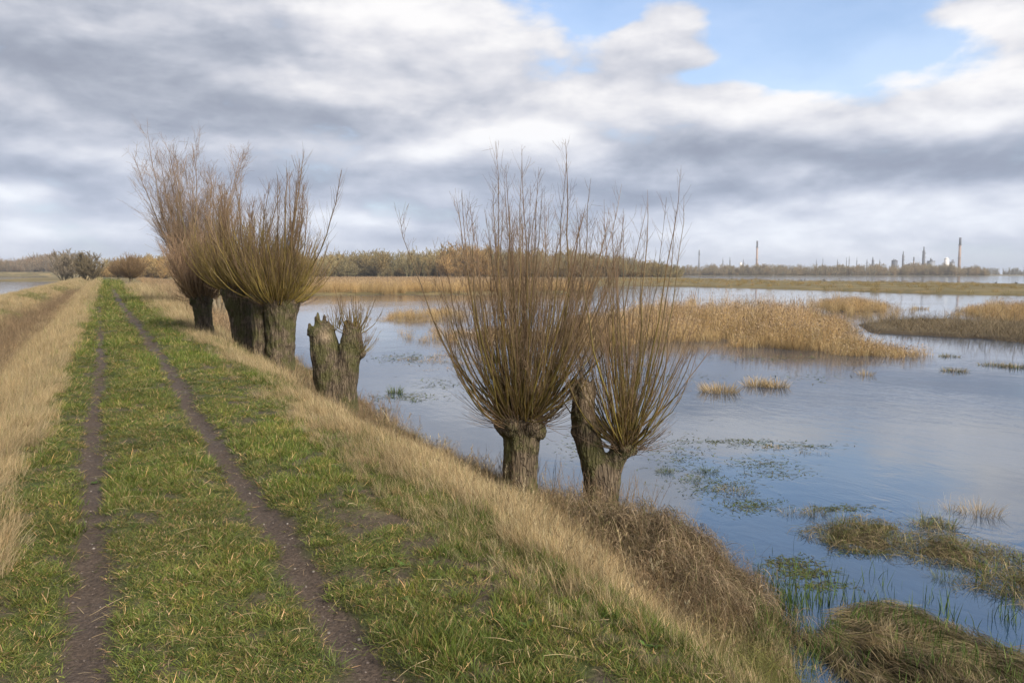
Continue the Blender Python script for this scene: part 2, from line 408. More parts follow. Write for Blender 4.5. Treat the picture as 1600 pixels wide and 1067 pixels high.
def ground_material():
    m_, N = newmat('ground_soil')
    g = N.n('ShaderNodeNewGeometry'); pos = g.outputs['Position']
    A = lambda n_: N.n('ShaderNodeAttribute', attribute_name=n_).outputs['Fac']
    n_big = N.noise(pos, .9, 5, .6); n_sm = N.noise(pos, 9, 5, .65); n_f = N.noise(pos, 45, 4, .7)
    green = N.ramp(n_sm, [(.3, (.040, .046, .014)), (.55, (.060, .075, .020)), (.75, (.095, .100, .035))])
    straw = N.ramp(n_sm, [(.3, (.10, .075, .038)), (.55, (.17, .13, .07)), (.8, (.24, .19, .11))])
    mud = N.ramp(n_f, [(.3, (.034, .024, .017)), (.5, (.072, .051, .037)), (.72, (.125, .092, .069))])
    brown = N.ramp(n_sm, [(.3, (.035, .026, .016)), (.7, (.085, .062, .038))])
    olive = N.ramp(N.noise(pos, .06, 6, .65), [(.35, (.21, .15, .07)), (.45, (.11, .09, .04)), (.55, (.17, .135, .06)), (.68, (.27, .19, .09))])
    col = N.mix(A('straw'), green, straw)
    col = N.mix(A('olive'), col, olive)
    col = N.mix(A('brown'), col, brown)
    col = N.mix(A('mud'), col, mud)
    bs = N.n('ShaderNodeBsdfPrincipled'); N.link(col, bs.inputs['Base Color'])
    rg = N.maprange(N.m('MULTIPLY', A('mud'), n_big), .3, .7, .95, .55); N.link(rg, bs.inputs['Roughness'])
    bs.inputs['Specular IOR Level'].default_value = .25
    bp = N.n('ShaderNodeBump'); bp.inputs['Distance'].default_value = .04; bp.inputs['Strength'].default_value = .8
    lump = N.noise(N.vm('MULTIPLY', pos, (1, .7, 1)), 16, 5, .65)
    N.link(N.m('MULTIPLY_ADD', n_f, .25, lump), bp.inputs['Height']); N.link(bp.outputs[0], bs.inputs['Normal'])
    out = N.n('ShaderNodeOutputMaterial'); N.link(bs.outputs[0], out.inputs[0])
    return m_
def water_material():
    m_, N = newmat('water_surface')
    g = N.n('ShaderNodeNewGeometry'); pos = g.outputs['Position']
    # wind ripples, finer near, plus slow swell; calm slicks from a large noise
    pr = N.vm('MULTIPLY', pos, (1.0, .55, 1))
    r1 = N.noise(pr, 2.6, 4, .55, dist=.6); r2 = N.noise(pr, 11, 3, .5, dist=.8); r3 = N.noise(pos, .35, 3, .5)
    calm = N.maprange(N.noise(pos, .11, 4, .55), .38, .62, .25, 1.0)
    h = N.m('ADD', N.m('MULTIPLY', r1, .55), N.m('MULTIPLY', r2, .10))
    h = N.m('MULTIPLY_ADD', r3, .5, N.m('MULTIPLY', h, calm))
    bp = N.n('ShaderNodeBump'); bp.inputs['Distance'].default_value = .05; bp.inputs['Strength'].default_value = .32
    N.link(h, bp.inputs['Height'])
    gl = N.n('ShaderNodeBsdfPrincipled')
    cb = N.ramp(N.noise(pos, .25, 4, .6), [(.35, (.014, .042, .088)), (.65, (.026, .044, .070))])
    N.link(cb, gl.inputs['Base Color']); gl.inputs['Roughness'].default_value = .06
    gl.inputs['IOR'].default_value = 1.85; gl.inputs['Specular IOR Level'].default_value = .9
    N.link(bp.outputs[0], gl.inputs['Normal'])
    out = N.n('ShaderNodeOutputMaterial'); N.link(gl.outputs[0], out.inputs[0])
    return m_
def bark_material():
    m_, N = newmat('willow_bark')
    tcn = N.n('ShaderNodeTexCoord'); o = tcn.outputs['Object']
    st = N.vm('MULTIPLY', o, (1, 1, .13))
    n1_ = N.noise(st, 16, 6, .65, dist=.6); n2_ = N.noise(st, 55, 4, .6); moss = N.noise(o, 2.2, 5, .6)
    crack = N.n('ShaderNodeTexVoronoi', feature='DISTANCE_TO_EDGE'); N.link(N.vm('ADD', st, N.vm('SCALE', N.noise(o, 8, 3, .5, color=True), scale=.06)), crack.inputs['Vector']); crack.inputs['Scale'].default_value = 21
    ck = N.maprange(crack.outputs['Distance'], 0, .16, 0, 1)
    base = N.ramp(n1_, [(.28, (.060, .046, .033)), (.5, (.135, .103, .070)), (.72, (.24, .185, .125))])
    base = N.mix(N.m('MULTIPLY', N.m('SUBTRACT', 1.0, ck), .5), base, (.020, .015, .011, 1))
    mm = N.maprange(N.m('MULTIPLY_ADD', n2_, .25, moss), .54, .72)
    base = N.mix(N.m('MULTIPLY', mm, .65), base, (.075, .080, .022, 1))
    w = N.n('ShaderNodeAttribute', attribute_name='wood').outputs['Fac']
    wn_ = N.noise(N.vm('MULTIPLY', o, (1, 1, .08)), 60, 4, .6)
    wood = N.ramp(wn_, [(.3, (.11, .075, .045)), (.6, (.38, .29, .19)), (.8, (.52, .41, .29))])
    base = N.mix(w, base, wood)
    bs = N.n('ShaderNodeBsdfPrincipled'); N.link(base, bs.inputs['Base Color']); bs.inputs['Roughness'].default_value = .9
    bs.inputs['Specular IOR Level'].default_value = .15
    bp = N.n('ShaderNodeBump'); bp.inputs['Distance'].default_value = .03; bp.inputs['Strength'].default_value = .9
    N.link(N.m('ADD', N.m('MULTIPLY', ck, .7), N.m('ADD', n1_, N.m('MULTIPLY', n2_, .4))), bp.inputs['Height']); N.link(bp.outputs[0], bs.inputs['Normal'])
    out = N.n('ShaderNodeOutputMaterial'); N.link(bs.outputs[0], out.inputs[0])
    return m_
M_GROUND = ground_material(); M_WATER = water_material(); M_BARK = bark_material()

# ------------------------------------------------------------------ ground and water
def spaced(edges):
    out = []
    for a, b_, s in edges: out += list(np.arange(a, b_, s))
    return np.array(out)
def geo(start, end, first, g):
    r = [start]; s = first
    while r[-1] < end: r.append(r[-1] + s); s *= g
    return r
xs = np.array([-v for v in reversed(geo(4, 6000, .25, 1.05)[1:])] + list(np.arange(-4, 0 - .6, .12)) + list(np.arange(-.6, 1.6, .035)) + list(np.arange(1.6, 9, .08)) + geo(9, 6000, .10, 1.018))
ys = np.array(list(np.arange(-12, 1.5, .6)) + list(np.arange(1.5, 16, .09)) + geo(16, 6500, .10, 1.0125))
X, Y = np.meshgrid(xs, ys, indexing='ij')
Z = hgt(X.ravel(), Y.ravel()); nx, ny = X.shape
idx = np.arange(nx * ny).reshape(nx, ny)
FQ = np.stack([idx[:-1, :-1], idx[1:, :-1], idx[1:, 1:], idx[:-1, 1:]], -1).reshape(-1, 4)
Xr, Yr = X.ravel(), Y.ravel()
near = np.clip(1 - (Yr - 60) / 300, 0, 1)
mud = mud_mask(Xr, Yr) * (np.abs(Xr - .8) < 2.3) * (Yr < 400)
straw = straw_mask(Xr, Yr)
brown = np.maximum(sstep(-2.5, -3.3, Xr + .6 * fbm(Xr, Yr / 2, seed=80)) * sstep(-5.6, -4.4, Xr), sstep(.32, .05, Z) * (Xr > 3) * (np.hypot(Xr, Yr) < 90))
brown = np.maximum(brown, (Z < -.1) * 1.0)
olive = ((Xr > 5) & (Yr > 55) | (Yr > 450) | (Xr < -7.5)) * 1.0
GROUND = mobj('ground', mesh_np('ground', np.stack([Xr, Yr, Z], 1), FQ, None, [M_GROUND], True, dict(mud=mud, straw=straw, brown=brown, olive=olive)))
tag(GROUND, kind='structure')
w = np.array([[-6000, -12, 0], [6000, -12, 0], [6000, 6400, 0], [-6000, 6400, 0]], float)
WATER = mobj('water', mesh_np('water', w, [[0, 1, 2, 3]], None, [M_WATER])); tag(WATER, kind='structure')

w = np.array([[-5.6, 150, .56], [-2.6, 150, .56], [-2.6, 235, .56], [-5.6, 235, .56]], float)
tag(mobj('pool_water', mesh_np('pool_water', w, [[0, 1, 2, 3]], None, [M_WATER])), kind='structure')

# ------------------------------------------------------------------ scatter through geometry nodes (uncountable cover only)
def tuft_collection(name, makers):
    col = bpy.data.collections.new(name)
    for i, me in enumerate(makers):
        o = bpy.data.objects.new(f'{name}_{i:02d}', me); col.objects.link(o)
    return col
def gn_tree(name, col):
    t = bpy.data.node_groups.new(name, 'GeometryNodeTree')
    t.interface.new_socket('Geometry', in_out='INPUT', socket_type='NodeSocketGeometry')
    t.interface.new_socket('Geometry', in_out='OUTPUT', socket_type='NodeSocketGeometry')
    gi = t.nodes.new('NodeGroupInput'); go = t.nodes.new('NodeGroupOutput')
    ip = t.nodes.new('GeometryNodeInstanceOnPoints'); ci = t.nodes.new('GeometryNodeCollectionInfo')
    ci.inputs['Collection'].default_value = col; ci.inputs['Separate Children'].default_value = True; ci.inputs['Reset Children'].default_value = True
    def na(nm, ty):
        n_ = t.nodes.new('GeometryNodeInputNamedAttribute'); n_.data_type = ty; n_.inputs['Name'].default_value = nm; return n_.outputs['Attribute']
    L = t.links.new
    L(gi.outputs[0], ip.inputs['Points']); L(ci.outputs[0], ip.inputs['Instance']); ip.inputs['Pick Instance'].default_value = True
    L(na('idx', 'INT'), ip.inputs['Instance Index'])
    e2r = t.nodes.new('FunctionNodeEulerToRotation'); L(na('rot', 'FLOAT_VECTOR'), e2r.inputs[0]); L(e2r.outputs[0], ip.inputs['Rotation'])
    L(na('scl', 'FLOAT_VECTOR'), ip.inputs['Scale'])
    L(ip.outputs[0], go.inputs[0])
    return t
def scatter(name, tree, nvar, P, rot, scl, tint, rng):
    N = len(P)
    me = bpy.data.meshes.new(name); me.vertices.add(N); me.vertices.foreach_set('co', np.asarray(P, np.float32).ravel())
    a = me.attributes.new('idx', 'INT', 'POINT'); a.data.foreach_set('value', rng.integers(0, nvar, N).astype(np.int32))
    a = me.attributes.new('rot', 'FLOAT_VECTOR', 'POINT'); a.data.foreach_set('vector', np.asarray(rot, np.float32).ravel())
    a = me.attributes.new('scl', 'FLOAT_VECTOR', 'POINT'); a.data.foreach_set('vector', np.asarray(scl, np.float32).ravel())
    a = me.attributes.new('tint', 'FLOAT_VECTOR', 'POINT'); a.data.foreach_set('vector', np.asarray(tint, np.float32).ravel())
    o = mobj(name, me); md = o.modifiers.new('scatter', 'NODES'); md.node_group = tree
    return tag(o, kind='stuff')
def tint_of(rng, n, v=.17, hue=.07):
    b_ = 1 + v * rng.standard_normal(n); h = hue * rng.standard_normal(n)
    return np.stack([b_ * (1 + h), b_, b_ * (1 - h)], 1).clip(.5, 1.7)

GREEN = [(.068, .105, .020), (.092, .130, .026), (.050, .082, .016), (.115, .142, .032), (.080, .115, .022)]
YELG = [(.125, .145, .040), (.175, .165, .065), (.10, .125, .030)]
STRAWC = [(.44, .335, .185), (.36, .265, .14), (.52, .41, .24), (.28, .20, .11), (.47, .37, .21)]
BROWNC = [(.13, .092, .055), (.19, .135, .08), (.09, .065, .04), (.24, .17, .10)]
REEDC = [(.54, .38, .18), (.46, .31, .14), (.60, .44, .23), (.38, .25, .12)]

def tuft_short(seed, n=34, rad=.06, h=(.035, .085), cols=GREEN, dryf=.12, w=(.0025, .0055), flop=.9, mat=None):
    rng = np.random.default_rng(seed); A = Acc()
    r = rad * np.sqrt(rng.random(n)); a = rng.random(n) * 2 * math.pi
    base = np.stack([r * np.cos(a), r * np.sin(a), -.01 + 0 * r], 1)
    d = np.stack([rng.standard_normal(n) * .35 + base[:, 0] * 5, rng.standard_normal(n) * .35 + base[:, 1] * 5, np.ones(n)], 1)
    aa = rng.random(n) * 2 * math.pi; k = flop * rng.random(n)
    bend = np.stack([np.cos(aa) * k, np.sin(aa) * k, -k * .6], 1) + np.stack([d[:, 0], d[:, 1], 0 * k], 1) * .8
    c = pal(rng, n, cols, .18); dry = rng.random(n) < dryf; c[dry] = pal(rng, dry.sum(), STRAWC, .15) * .75
    tip = c * 1.25; tip[:, 0] *= 1.12
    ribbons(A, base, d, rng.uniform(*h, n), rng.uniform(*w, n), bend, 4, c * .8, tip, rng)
    return A.mesh('tuft', mat or M_GRASS)
def tuft_straw(seed, n=40, rad=.09, h=(.13, .33), lean=(0, 0), cols=STRAWC, greenf=.1, w=(.0025, .005), mat=None, segs=5, flop=1.0, stand=1.0):
    rng = np.random.default_rng(seed); A = Acc()
    r = rad * np.sqrt(rng.random(n)); a = rng.random(n) * 2 * math.pi
    base = np.stack([r * np.cos(a), r * np.sin(a), -.02 + 0 * r], 1)
    d = np.stack([rng.standard_normal(n) * .3 + lean[0], rng.standard_normal(n) * .3 + lean[1], stand * np.ones(n)], 1)
    aa = rng.random(n) * 2 * math.pi; k = flop * rng.random(n) ** 1.5
    bend = np.stack([np.cos(aa) * k + lean[0] * .8, np.sin(aa) * k + lean[1] * .8, -k * .7], 1)
    c = pal(rng, n, cols, .15); gr = rng.random(n) < greenf
    if gr.any(): c[gr] = pal(rng, gr.sum(), GREEN + YELG, .2)
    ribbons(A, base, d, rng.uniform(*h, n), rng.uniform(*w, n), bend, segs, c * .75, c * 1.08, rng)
    return A.mesh('tuft', mat or M_STRAW)
def tuft_seed(seed, n=7, rad=.12):
    """last year's flowering stems with loose seed heads"""
    rng = np.random.default_rng(seed); A = Acc(); a = rng.random(n) * 6.28; r = rad * rng.random(n)
    base = np.stack([r * np.cos(a), r * np.sin(a), -.01 + 0 * r], 1); d = np.stack([rng.standard_normal(n) * .28 - .15, rng.standard_normal(n) * .28, np.ones(n)], 1)
    bend = np.stack([rng.standard_normal(n) * .5, rng.standard_normal(n) * .5, -.5 * rng.random(n)], 1); c = pal(rng, n, STRAWC, .12) * .85
    P = ribbons(A, base, d, rng.uniform(.28, .55, n), np.full(n, .0026), bend, 6, c, c, rng, wprof=lambda t: 1 - .4 * t)
    m_ = n * 9; i = rng.integers(0, n, m_); f = rng.random(m_)[:, None]; b_ = P[i, 5] * f + P[i, 6] * (1 - f); aa = rng.random(m_) * 6.28
    ribbons(A, b_, np.stack([np.cos(aa) * .5, np.sin(aa) * .5, np.ones(m_)], 1), rng.uniform(.015, .04, m_), np.full(m_, .005), rng.standard_normal((m_, 3)) * .3, 2, c[i] * .8, c[i], rng, wprof=lambda t: np.array([.4, 1, .2]))
    return A.mesh('tuft', M_STRAW)
def tuft_reed(seed, n=46, rad=.45, h=(1.1, 1.9), wd=(.009, .017), plume=.35):
    rng = np.random.default_rng(seed); A = Acc()
    r = rad * np.sqrt(rng.random(n)); a = rng.random(n) * 2 * math.pi
    base = np.stack([r * np.cos(a), r * np.sin(a), -.05 + 0 * r], 1)
    ln = rng.standard_normal(2) * .06
    d = np.stack([rng.standard_normal(n) * .10 + ln[0], rng.standard_normal(n) * .10 + ln[1], np.ones(n)], 1)
    bend = np.stack([rng.standard_normal(n) * .18, rng.standard_normal(n) * .18, -.1 * rng.random(n)], 1)
    c = pal(rng, n, REEDC, .12); L = rng.uniform(*h, n)
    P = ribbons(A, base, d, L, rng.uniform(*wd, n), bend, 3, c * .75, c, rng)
    m_ = n; i = rng.integers(0, n, m_); t = rng.integers(1, 3, m_)
    aa = rng.random(m_) * 2 * math.pi
    ribbons(A, P[i, t], np.stack([np.cos(aa), np.sin(aa), rng.uniform(1.5, 4, m_)], 1), rng.uniform(.2, .45, m_), rng.uniform(.008, .016, m_), np.stack([np.cos(aa), np.sin(aa), -rng.random(m_)], 1) * .8, 2, c[i] * .9, c[i] * 1.1, rng)
    k = rng.random(n) < plume
    if k.any():
        n2_ = k.sum()
        ribbons(A, P[k, -1] - np.array([0, 0, .03]), np.stack([rng.standard_normal(n2_) * .4, rng.standard_normal(n2_) * .4, np.ones(n2_)], 1), rng.uniform(.14, .26, n2_), rng.uniform(.025, .045, n2_), np.stack([rng.standard_normal(n2_) * .5, rng.standard_normal(n2_) * .5, -.4 * np.ones(n2_)], 1), 2, pal(rng, n2_, [(.26, .18, .11), (.34, .24, .15)]), pal(rng, n2_, [(.38, .28, .18)]), rng, wprof=lambda t: np.array([.5, 1, .2]))
    return A.mesh('tuft', M_REED)
def tuft_brush(seed, n=40, rad=.5, h=(.4, 1.1), cols=BROWNC, r0=.006, mat=None, arch=.9):
    """tangled bare brambles / dead stems"""
    rng = np.random.default_rng(seed); A = Acc()
    r = rad * np.sqrt(rng.random(n)); a = rng.random(n) * 2 * math.pi
    base = np.stack([r * np.cos(a), r * np.sin(a), -.05 + 0 * r], 1)
    aa = rng.random(n) * 2 * math.pi; k = arch * rng.random(n)
    d = np.stack([rng.standard_normal(n) * .5, rng.standard_normal(n) * .5, np.ones(n)], 1)
    bend = np.stack([np.cos(aa) * k, np.sin(aa) * k, -k * 1.3], 1)
    c = pal(rng, n, cols, .2); L = rng.uniform(*h, n)
    P = ribbons(A, base, d, L, rng.uniform(r0, r0 * 2, n), bend, 5, c, c * 1.1, rng, wprof=lambda t: 1 - .6 * t)
    m_ = n * 3; i = rng.integers(0, n, m_); t = rng.integers(1, 5, m_); aa = rng.random(m_) * 2 * math.pi
    ribbons(A, P[i, t], np.stack([np.cos(aa), np.sin(aa), rng.uniform(-.3, 1, m_)], 1), rng.uniform(.1, .35, m_) * h[1], rng.uniform(r0 * .7, r0 * 1.3, m_), np.stack([np.cos(aa), np.sin(aa), -rng.random(m_)], 1) * .6, 3, c[i] * 1.05, c[i] * 1.2, rng, wprof=lambda t: 1 - .6 * t)
    return A.mesh('tuft', mat or M_STRAW)

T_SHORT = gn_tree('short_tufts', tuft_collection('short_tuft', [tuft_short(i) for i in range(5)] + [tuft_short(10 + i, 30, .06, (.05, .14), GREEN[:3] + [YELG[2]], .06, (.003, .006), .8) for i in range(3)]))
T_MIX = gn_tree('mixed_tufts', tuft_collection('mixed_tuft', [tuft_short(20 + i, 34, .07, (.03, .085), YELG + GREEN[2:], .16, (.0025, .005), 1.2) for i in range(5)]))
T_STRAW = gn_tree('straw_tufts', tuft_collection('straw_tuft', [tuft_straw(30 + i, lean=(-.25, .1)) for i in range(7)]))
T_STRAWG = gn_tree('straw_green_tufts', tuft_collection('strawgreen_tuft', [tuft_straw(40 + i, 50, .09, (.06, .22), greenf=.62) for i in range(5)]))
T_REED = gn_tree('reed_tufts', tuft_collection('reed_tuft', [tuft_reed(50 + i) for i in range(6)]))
T_BRUSH = gn_tree('brush_tufts', tuft_collection('brush_tuft', [tuft_brush(60 + i) for i in range(6)]))

T_SEED = gn_tree('seed_tufts', tuft_collection('seed_tuft', [tuft_seed(70 + i) for i in range(6)]))
def sample_cover(rng, x0, x1, y0, y1, k, rmax_density, power=2.0):
    """points whose density falls with distance from the path's start so far cover costs no more than near cover"""
    out = []
    yb = y0
    while yb < y1:
        ye = min(y1, yb * 1.25 + .3); ym = (yb + ye) / 2
        dens = min(rmax_density, k / ym ** power)
        n = int(dens * (x1 - x0) * (ye - yb))
        out.append(np.stack([rng.uniform(x0, x1, n), rng.uniform(yb, ye, n)], 1)); yb = ye
    return np.concatenate(out)
def place(rng, P, tilt=.15, sc=(.8, 1.3), grow=0.0, zs=1.0, sink=0.0, lean_left=None):
    x, y = P[:, 0], P[:, 1]; z = hgt(x, y) - sink; N = len(P)
    r = np.hypot(x, y)
    s = rng.uniform(*sc, N) * (1 + grow * np.maximum(0, r - 6))
    rot = np.stack([rng.standard_normal(N) * tilt, rng.standard_normal(N) * tilt, rng.random(N) * 2 * math.pi], 1)
    return np.stack([x, y, z], 1), rot, np.stack([s, s, s * zs if np.isscalar(zs) else s * zs], 1)

def lying(rng, acc, P, D, L, w, lift, cols, segs=5, arch=.05, curl=.5, patch=0.0):
    """strands laid over the ground, following it"""
    n = len(P); A0 = np.zeros((n, 3)); A0[:, :2] = P; A0[:, 2] = 0
    d3 = np.concatenate([D, np.zeros((n, 1))], 1); bend = np.concatenate([rng.standard_normal((n, 2)) * curl, np.zeros((n, 1))], 1)
    ph = rng.random(n)
    def follow(Q):
        S = Q.shape[1]; t = np.linspace(0, 1, S)[None, :]
        z = hgt(Q[..., 0].ravel(), Q[..., 1].ravel()).reshape(Q.shape[:2])
        Q = Q.copy(); Q[..., 2] = np.maximum(z, -.02) + lift[:, None] + arch * np.sin(t * math.pi * .9 + ph[:, None] * .8) * (.4 + ph[:, None]) - .02 * t
        return Q
    c = pal(rng, n, cols, .2) * (1 + patch * fbm(P[:, 0] * 4, P[:, 1] * 4, oct=3, seed=616))[:, None]
    pr = np.stack([-D[:, 1], D[:, 0], rng.standard_normal(n) * .5], 1); pr /= np.linalg.norm(pr, axis=1, keepdims=True)
    ribbons(acc, A0, d3, L, w, bend, segs, c * .85, c * 1.1, rng, side=pr, wprof=lambda t: (1 - .75 * t ** 2), follow=follow)
def feet_clear(x, y):
    """1 near the feet of the two nearest willows, on the side of the path"""
    r = 0
    for fx_, fy_ in ((5.45, 10.35), (6.0, 9.2)):
        d = np.hypot((x - fx_ + .35) / 1.0, (y - fy_ + .45) / 1.15); r = np.maximum(r, sstep(1.15, .6, d))
    return r
def build_cover():
    rng = np.random.default_rng(7)
    # ---- green turf on the crown of the dike
    P = sample_cover(rng, -1.25, 3.3, 1.8, 230, 15000, 620, 1.75)
    x, y = P[:, 0], P[:, 1]
    mk = mud_mask(x, y); st = straw_mask(x, y)
    keep = (rng.random(len(P)) > mk * 1.02) & (rng.random(len(P)) > st * .75)
    P = P[keep]; x, y = P[:, 0], P[:, 1]
    n = fbm(x * 1.1 + 9, y * .7, oct=4, seed=90)          # lush / worn
    mixp = .85 * sstep(-.05, .25, fbm(x * 3.2, y * 2.0, oct=4, seed=91)) * .7 + .12
    mixp = np.maximum(mixp, .85 * np.exp(-((x - .45 - .2 * fbm(y / 2, y * 0, seed=94)) / .22) ** 2) * sstep(-.2, .2, fbm(x, y / 2, seed=95)))
    ism = rng.random(len(P)) < mixp
    for nm, tr, nv, sel, lab in (('short_grass', T_SHORT, 8, ~ism, 'green'), ('worn_grass', T_MIX, 5, ism, 'mix')):
        Q = P[sel]; hz = (.48 + .68 * sstep(-.1, .35, n[sel])) * (.8 + .5 * sstep(.1, .4, fbm(Q[:, 0] * 5, Q[:, 1] * 4, oct=3, seed=96))) * (1 - .6 * mud_mask(Q[:, 0], Q[:, 1]))
        pos, rot, scl = place(rng, Q, .18, (.7, 1.25), .055)
        scl[:, 2] *= hz * .9; tn = tint_of(rng, len(Q))
        lush = sstep(-.1, .35, n[sel])[:, None]
        tn = tn * 1.2 * (np.array([1.14, 1.02, .95]) * (1 - lush) + np.array([1.05, 1.05, .85]) * lush)
        o = scatter(nm, tr, nv, pos, rot, scl, tn, rng)
    # flat broad-leaved weeds and dead straws lying in the turf
    P = sample_cover(rng, -1.2, 3.0, 2.0, 26, 60, 200, 1.6); P = P[(fbm(P[:, 0] * 1.5, P[:, 1] * 1.5, oct=3, seed=101) > .05)]
    A = Acc(); m_ = len(P) * 6; Q = np.repeat(P, 6, 0); aa = rng.random(m_) * 6.28; z = hgt(Q[:, 0], Q[:, 1]) + .012; L = rng.uniform(.025, .06, m_)
    c = pal(rng, m_, [(.07, .12, .025), (.11, .15, .04), (.055, .09, .02)], .2)
    ribbons(A, np.stack([Q[:, 0], Q[:, 1], z], 1), np.stack([np.cos(aa), np.sin(aa), rng.uniform(.1, .7, m_)], 1), L, L * .45, np.stack([np.cos(aa), np.sin(aa), -.8 + 0 * aa], 1) * .6, 4, c, c * 1.1, rng, side=np.stack([-np.sin(aa), np.cos(aa), 0 * aa], 1), wprof=lambda t: np.sin(np.clip(t * .85 + .12, 0, 1) * math.pi) + .05)
    tag(mobj('weeds', A.mesh('weeds', M_PLANT)), kind='stuff')
    P = sample_cover(rng, -1.2, 4.6, 2.0, 30, 500, 1500, 1.7); m_ = len(P); A = Acc(); aa = rng.random(m_) * 6.28; D = np.stack([np.cos(aa), np.sin(aa)], 1)
    lying(rng, A, P, D, rng.uniform(.05, .2, m_), rng.uniform(.002, .004, m_), rng.uniform(.01, .05, m_) * (1 - .8 * mud_mask(P[:, 0], P[:, 1])), STRAWC, segs=4, arch=.015)
    tag(mobj('straw_litter', A.mesh('straw_litter', M_PLANT)), kind='stuff')
    # small stones and clods in the ruts
    A = Acc(); n_ = 1500; yy = 2 + 24 * rng.random(n_) ** 1.8; kk = rng.integers(0, 2, n_); xx = np.where(kk == 0, xtrack(yy, 0), xtrack(yy, 1)) + rng.standard_normal(n_) * .12; zz_ = hgt(xx, yy); r = .003 + .008 * rng.random(n_) ** 2.5
    th = np.arange(6) * math.pi / 3
    rings = [np.stack([xx[:, None] + (r * k_)[:, None] * np.cos(th) * rng.uniform(.7, 1.3, (n_, 6)), yy[:, None] + (r * k_)[:, None] * np.sin(th) * rng.uniform(.7, 1.3, (n_, 6)), np.repeat((zz_ + r * h_)[:, None], 6, 1)], -1) for k_, h_ in ((1, -.3), (1.05, .25), (.55, .75), (.01, .8))]
    V = np.stack(rings, 1); b0 = np.arange(n_)[:, None, None] * 24; s_ = np.arange(3)[None, :, None] * 6; k_ = np.arange(6)[None, None, :]; k2 = (k_ + 1) % 6
    c = pal(rng, n_, [(.10, .078, .064), (.13, .10, .085), (.075, .058, .048), (.20, .175, .15)], .15)
    A.add(V, np.stack([b0 + s_ + k_, b0 + s_ + k2, b0 + s_ + 6 + k2, b0 + s_ + 6 + k_], -1).reshape(-1, 4), np.repeat(c, 24, 0))
    tag(mobj('track_gravel', A.mesh('track_gravel', M_TWIG)), kind='stuff')
    # ---- dry grass right shoulder and slope
    P = sample_cover(rng, 2.0, 7.6, 1.8, 120, 6500, 330, 1.6); x, y = P[:, 0], P[:, 1]
    z = hgt(x, y); st = straw_mask(x, y)
    lower = sstep(.75, .40, z + .25 * fbm(x * 2, y * 1.5, oct=3, seed=99))
    gm1 = np.exp(-(((x - MOUND1[0]) / MOUND1R[0]) ** 2 + ((y - MOUND1[1]) / MOUND1R[1]) ** 2))
    keep = (z > .02) & (rng.random(len(P)) < st * (1 - .85 * lower) * (1 - .9 * sstep(.15, .35, gm1)) * (1 - .9 * feet_clear(x, y)) + .02)
    P = P[keep]; x, y, z = P[:, 0], P[:, 1], z[keep]
    gm = 1.5 * fbm(x * 1.3, y * 1.0, oct=4, seed=97) + .02
    isg = rng.random(len(P)) < sstep(-.05, .3, gm + .15 * sstep(3.1, 2.4, x)) * .85
    for nm, tr, nv, sel in (('dry_grass', T_STRAW, 7, ~isg), ('mixed_grass', T_STRAWG, 5, isg)):
        Q = P[sel]; pos, rot, scl = place(rng, Q, .12, (.65, 1.15), .035)
        rot[:, 2] = rng.standard_normal(len(Q)) * .7 + .5
        edge = sstep(2.3, 3.2, Q[:, 0]); scl *= (.55 + .25 * edge + .35 * sstep(-.1, .35, fbm(Q[:, 0] * 1.5, Q[:, 1] * 1.1, oct=3, seed=100)) * edge)[:, None]
        scatter(nm, tr, nv, pos, rot, scl, tint_of(rng, len(Q), .12, .04), rng)
    # dead leaf litter and brown stems low on the bank
    P = sample_cover(rng, 3.4, 8.2, 2, 70, 1500, 60, 1.5); x, y = P[:, 0], P[:, 1]; z = hgt(x, y)
    P = P[(z > .0) & (z < .75) & (x < 6.1 + (y > 6) * 3) & (rng.random(len(P)) < sstep(.8, .35, z) * (1 - .8 * feet_clear(x, y)))]
    pos, rot, scl = place(rng, P, .4, (.3, .5), .01); scl[:, 2] *= .42; gk = (sstep(6.0, 5.0, P[:, 1]) * .8)[:, None]; scatter('bank_undergrowth', T_BRUSH, 6, pos, rot, scl, tint_of(rng, len(P), .2, .05) * (np.array([1.2, 1.2, 1.2]) * (1 - gk) + np.array([.75, 1.15, .5]) * gk), rng)
    # ---- left slope
    P = sample_cover(rng, -3.6, -.55, 3, 260, 7500, 300, 1.45); x, y = P[:, 0], P[:, 1]
    st = straw_mask(x, y); keep = (rng.random(len(P)) < st) & (x > -.12 * y - 2.2); P = P[keep]
    pos, rot, scl = place(rng, P, .12, (.7, 1.25), .02); rot[:, 2] = rng.standard_normal(len(P)) * .7 + 3.4
    scl *= (.6 + .3 * sstep(-.8, -1.6, P[:, 0]) + .4 * sstep(-1.6, -3.0, P[:, 0]) * 0)[:, None]
    scatter('verge_dry_grass', T_STRAW, 7, pos, rot, scl, tint_of(rng, len(P), .12, .04), rng)
    P = np.concatenate([sample_cover(rng, 2.4, 5.4, 2.2, 60, 45, 60, 1.1), sample_cover(rng, -3.2, -.9, 5, 80, 40, 60, 1.1)])
    P = P[(hgt(P[:, 0], P[:, 1]) > .3) & (fbm(P[:, 0], P[:, 1], oct=3, seed=105) > -.08)]; pos, rot, scl = place(rng, P, .12, (.65, 1.1))
    scatter('seed_stems', T_SEED, 6, pos, rot, scl, tint_of(rng, len(P), .15, .04), rng)
    # ditch: brown dead stems
    P = sample_cover(rng, -5.4, -2.4, 18, 260, 500, 6, 1.1); x, y = P[:, 0], P[:, 1]
    P = P[P[:, 1] < 150]; x, y = P[:, 0], P[:, 1]
    P = P[rng.random(len(P)) < sstep(-2.4, -3.1, x + .5 * fbm(x, y / 3, seed=81)) * sstep(-5.5, -4.6, x)]
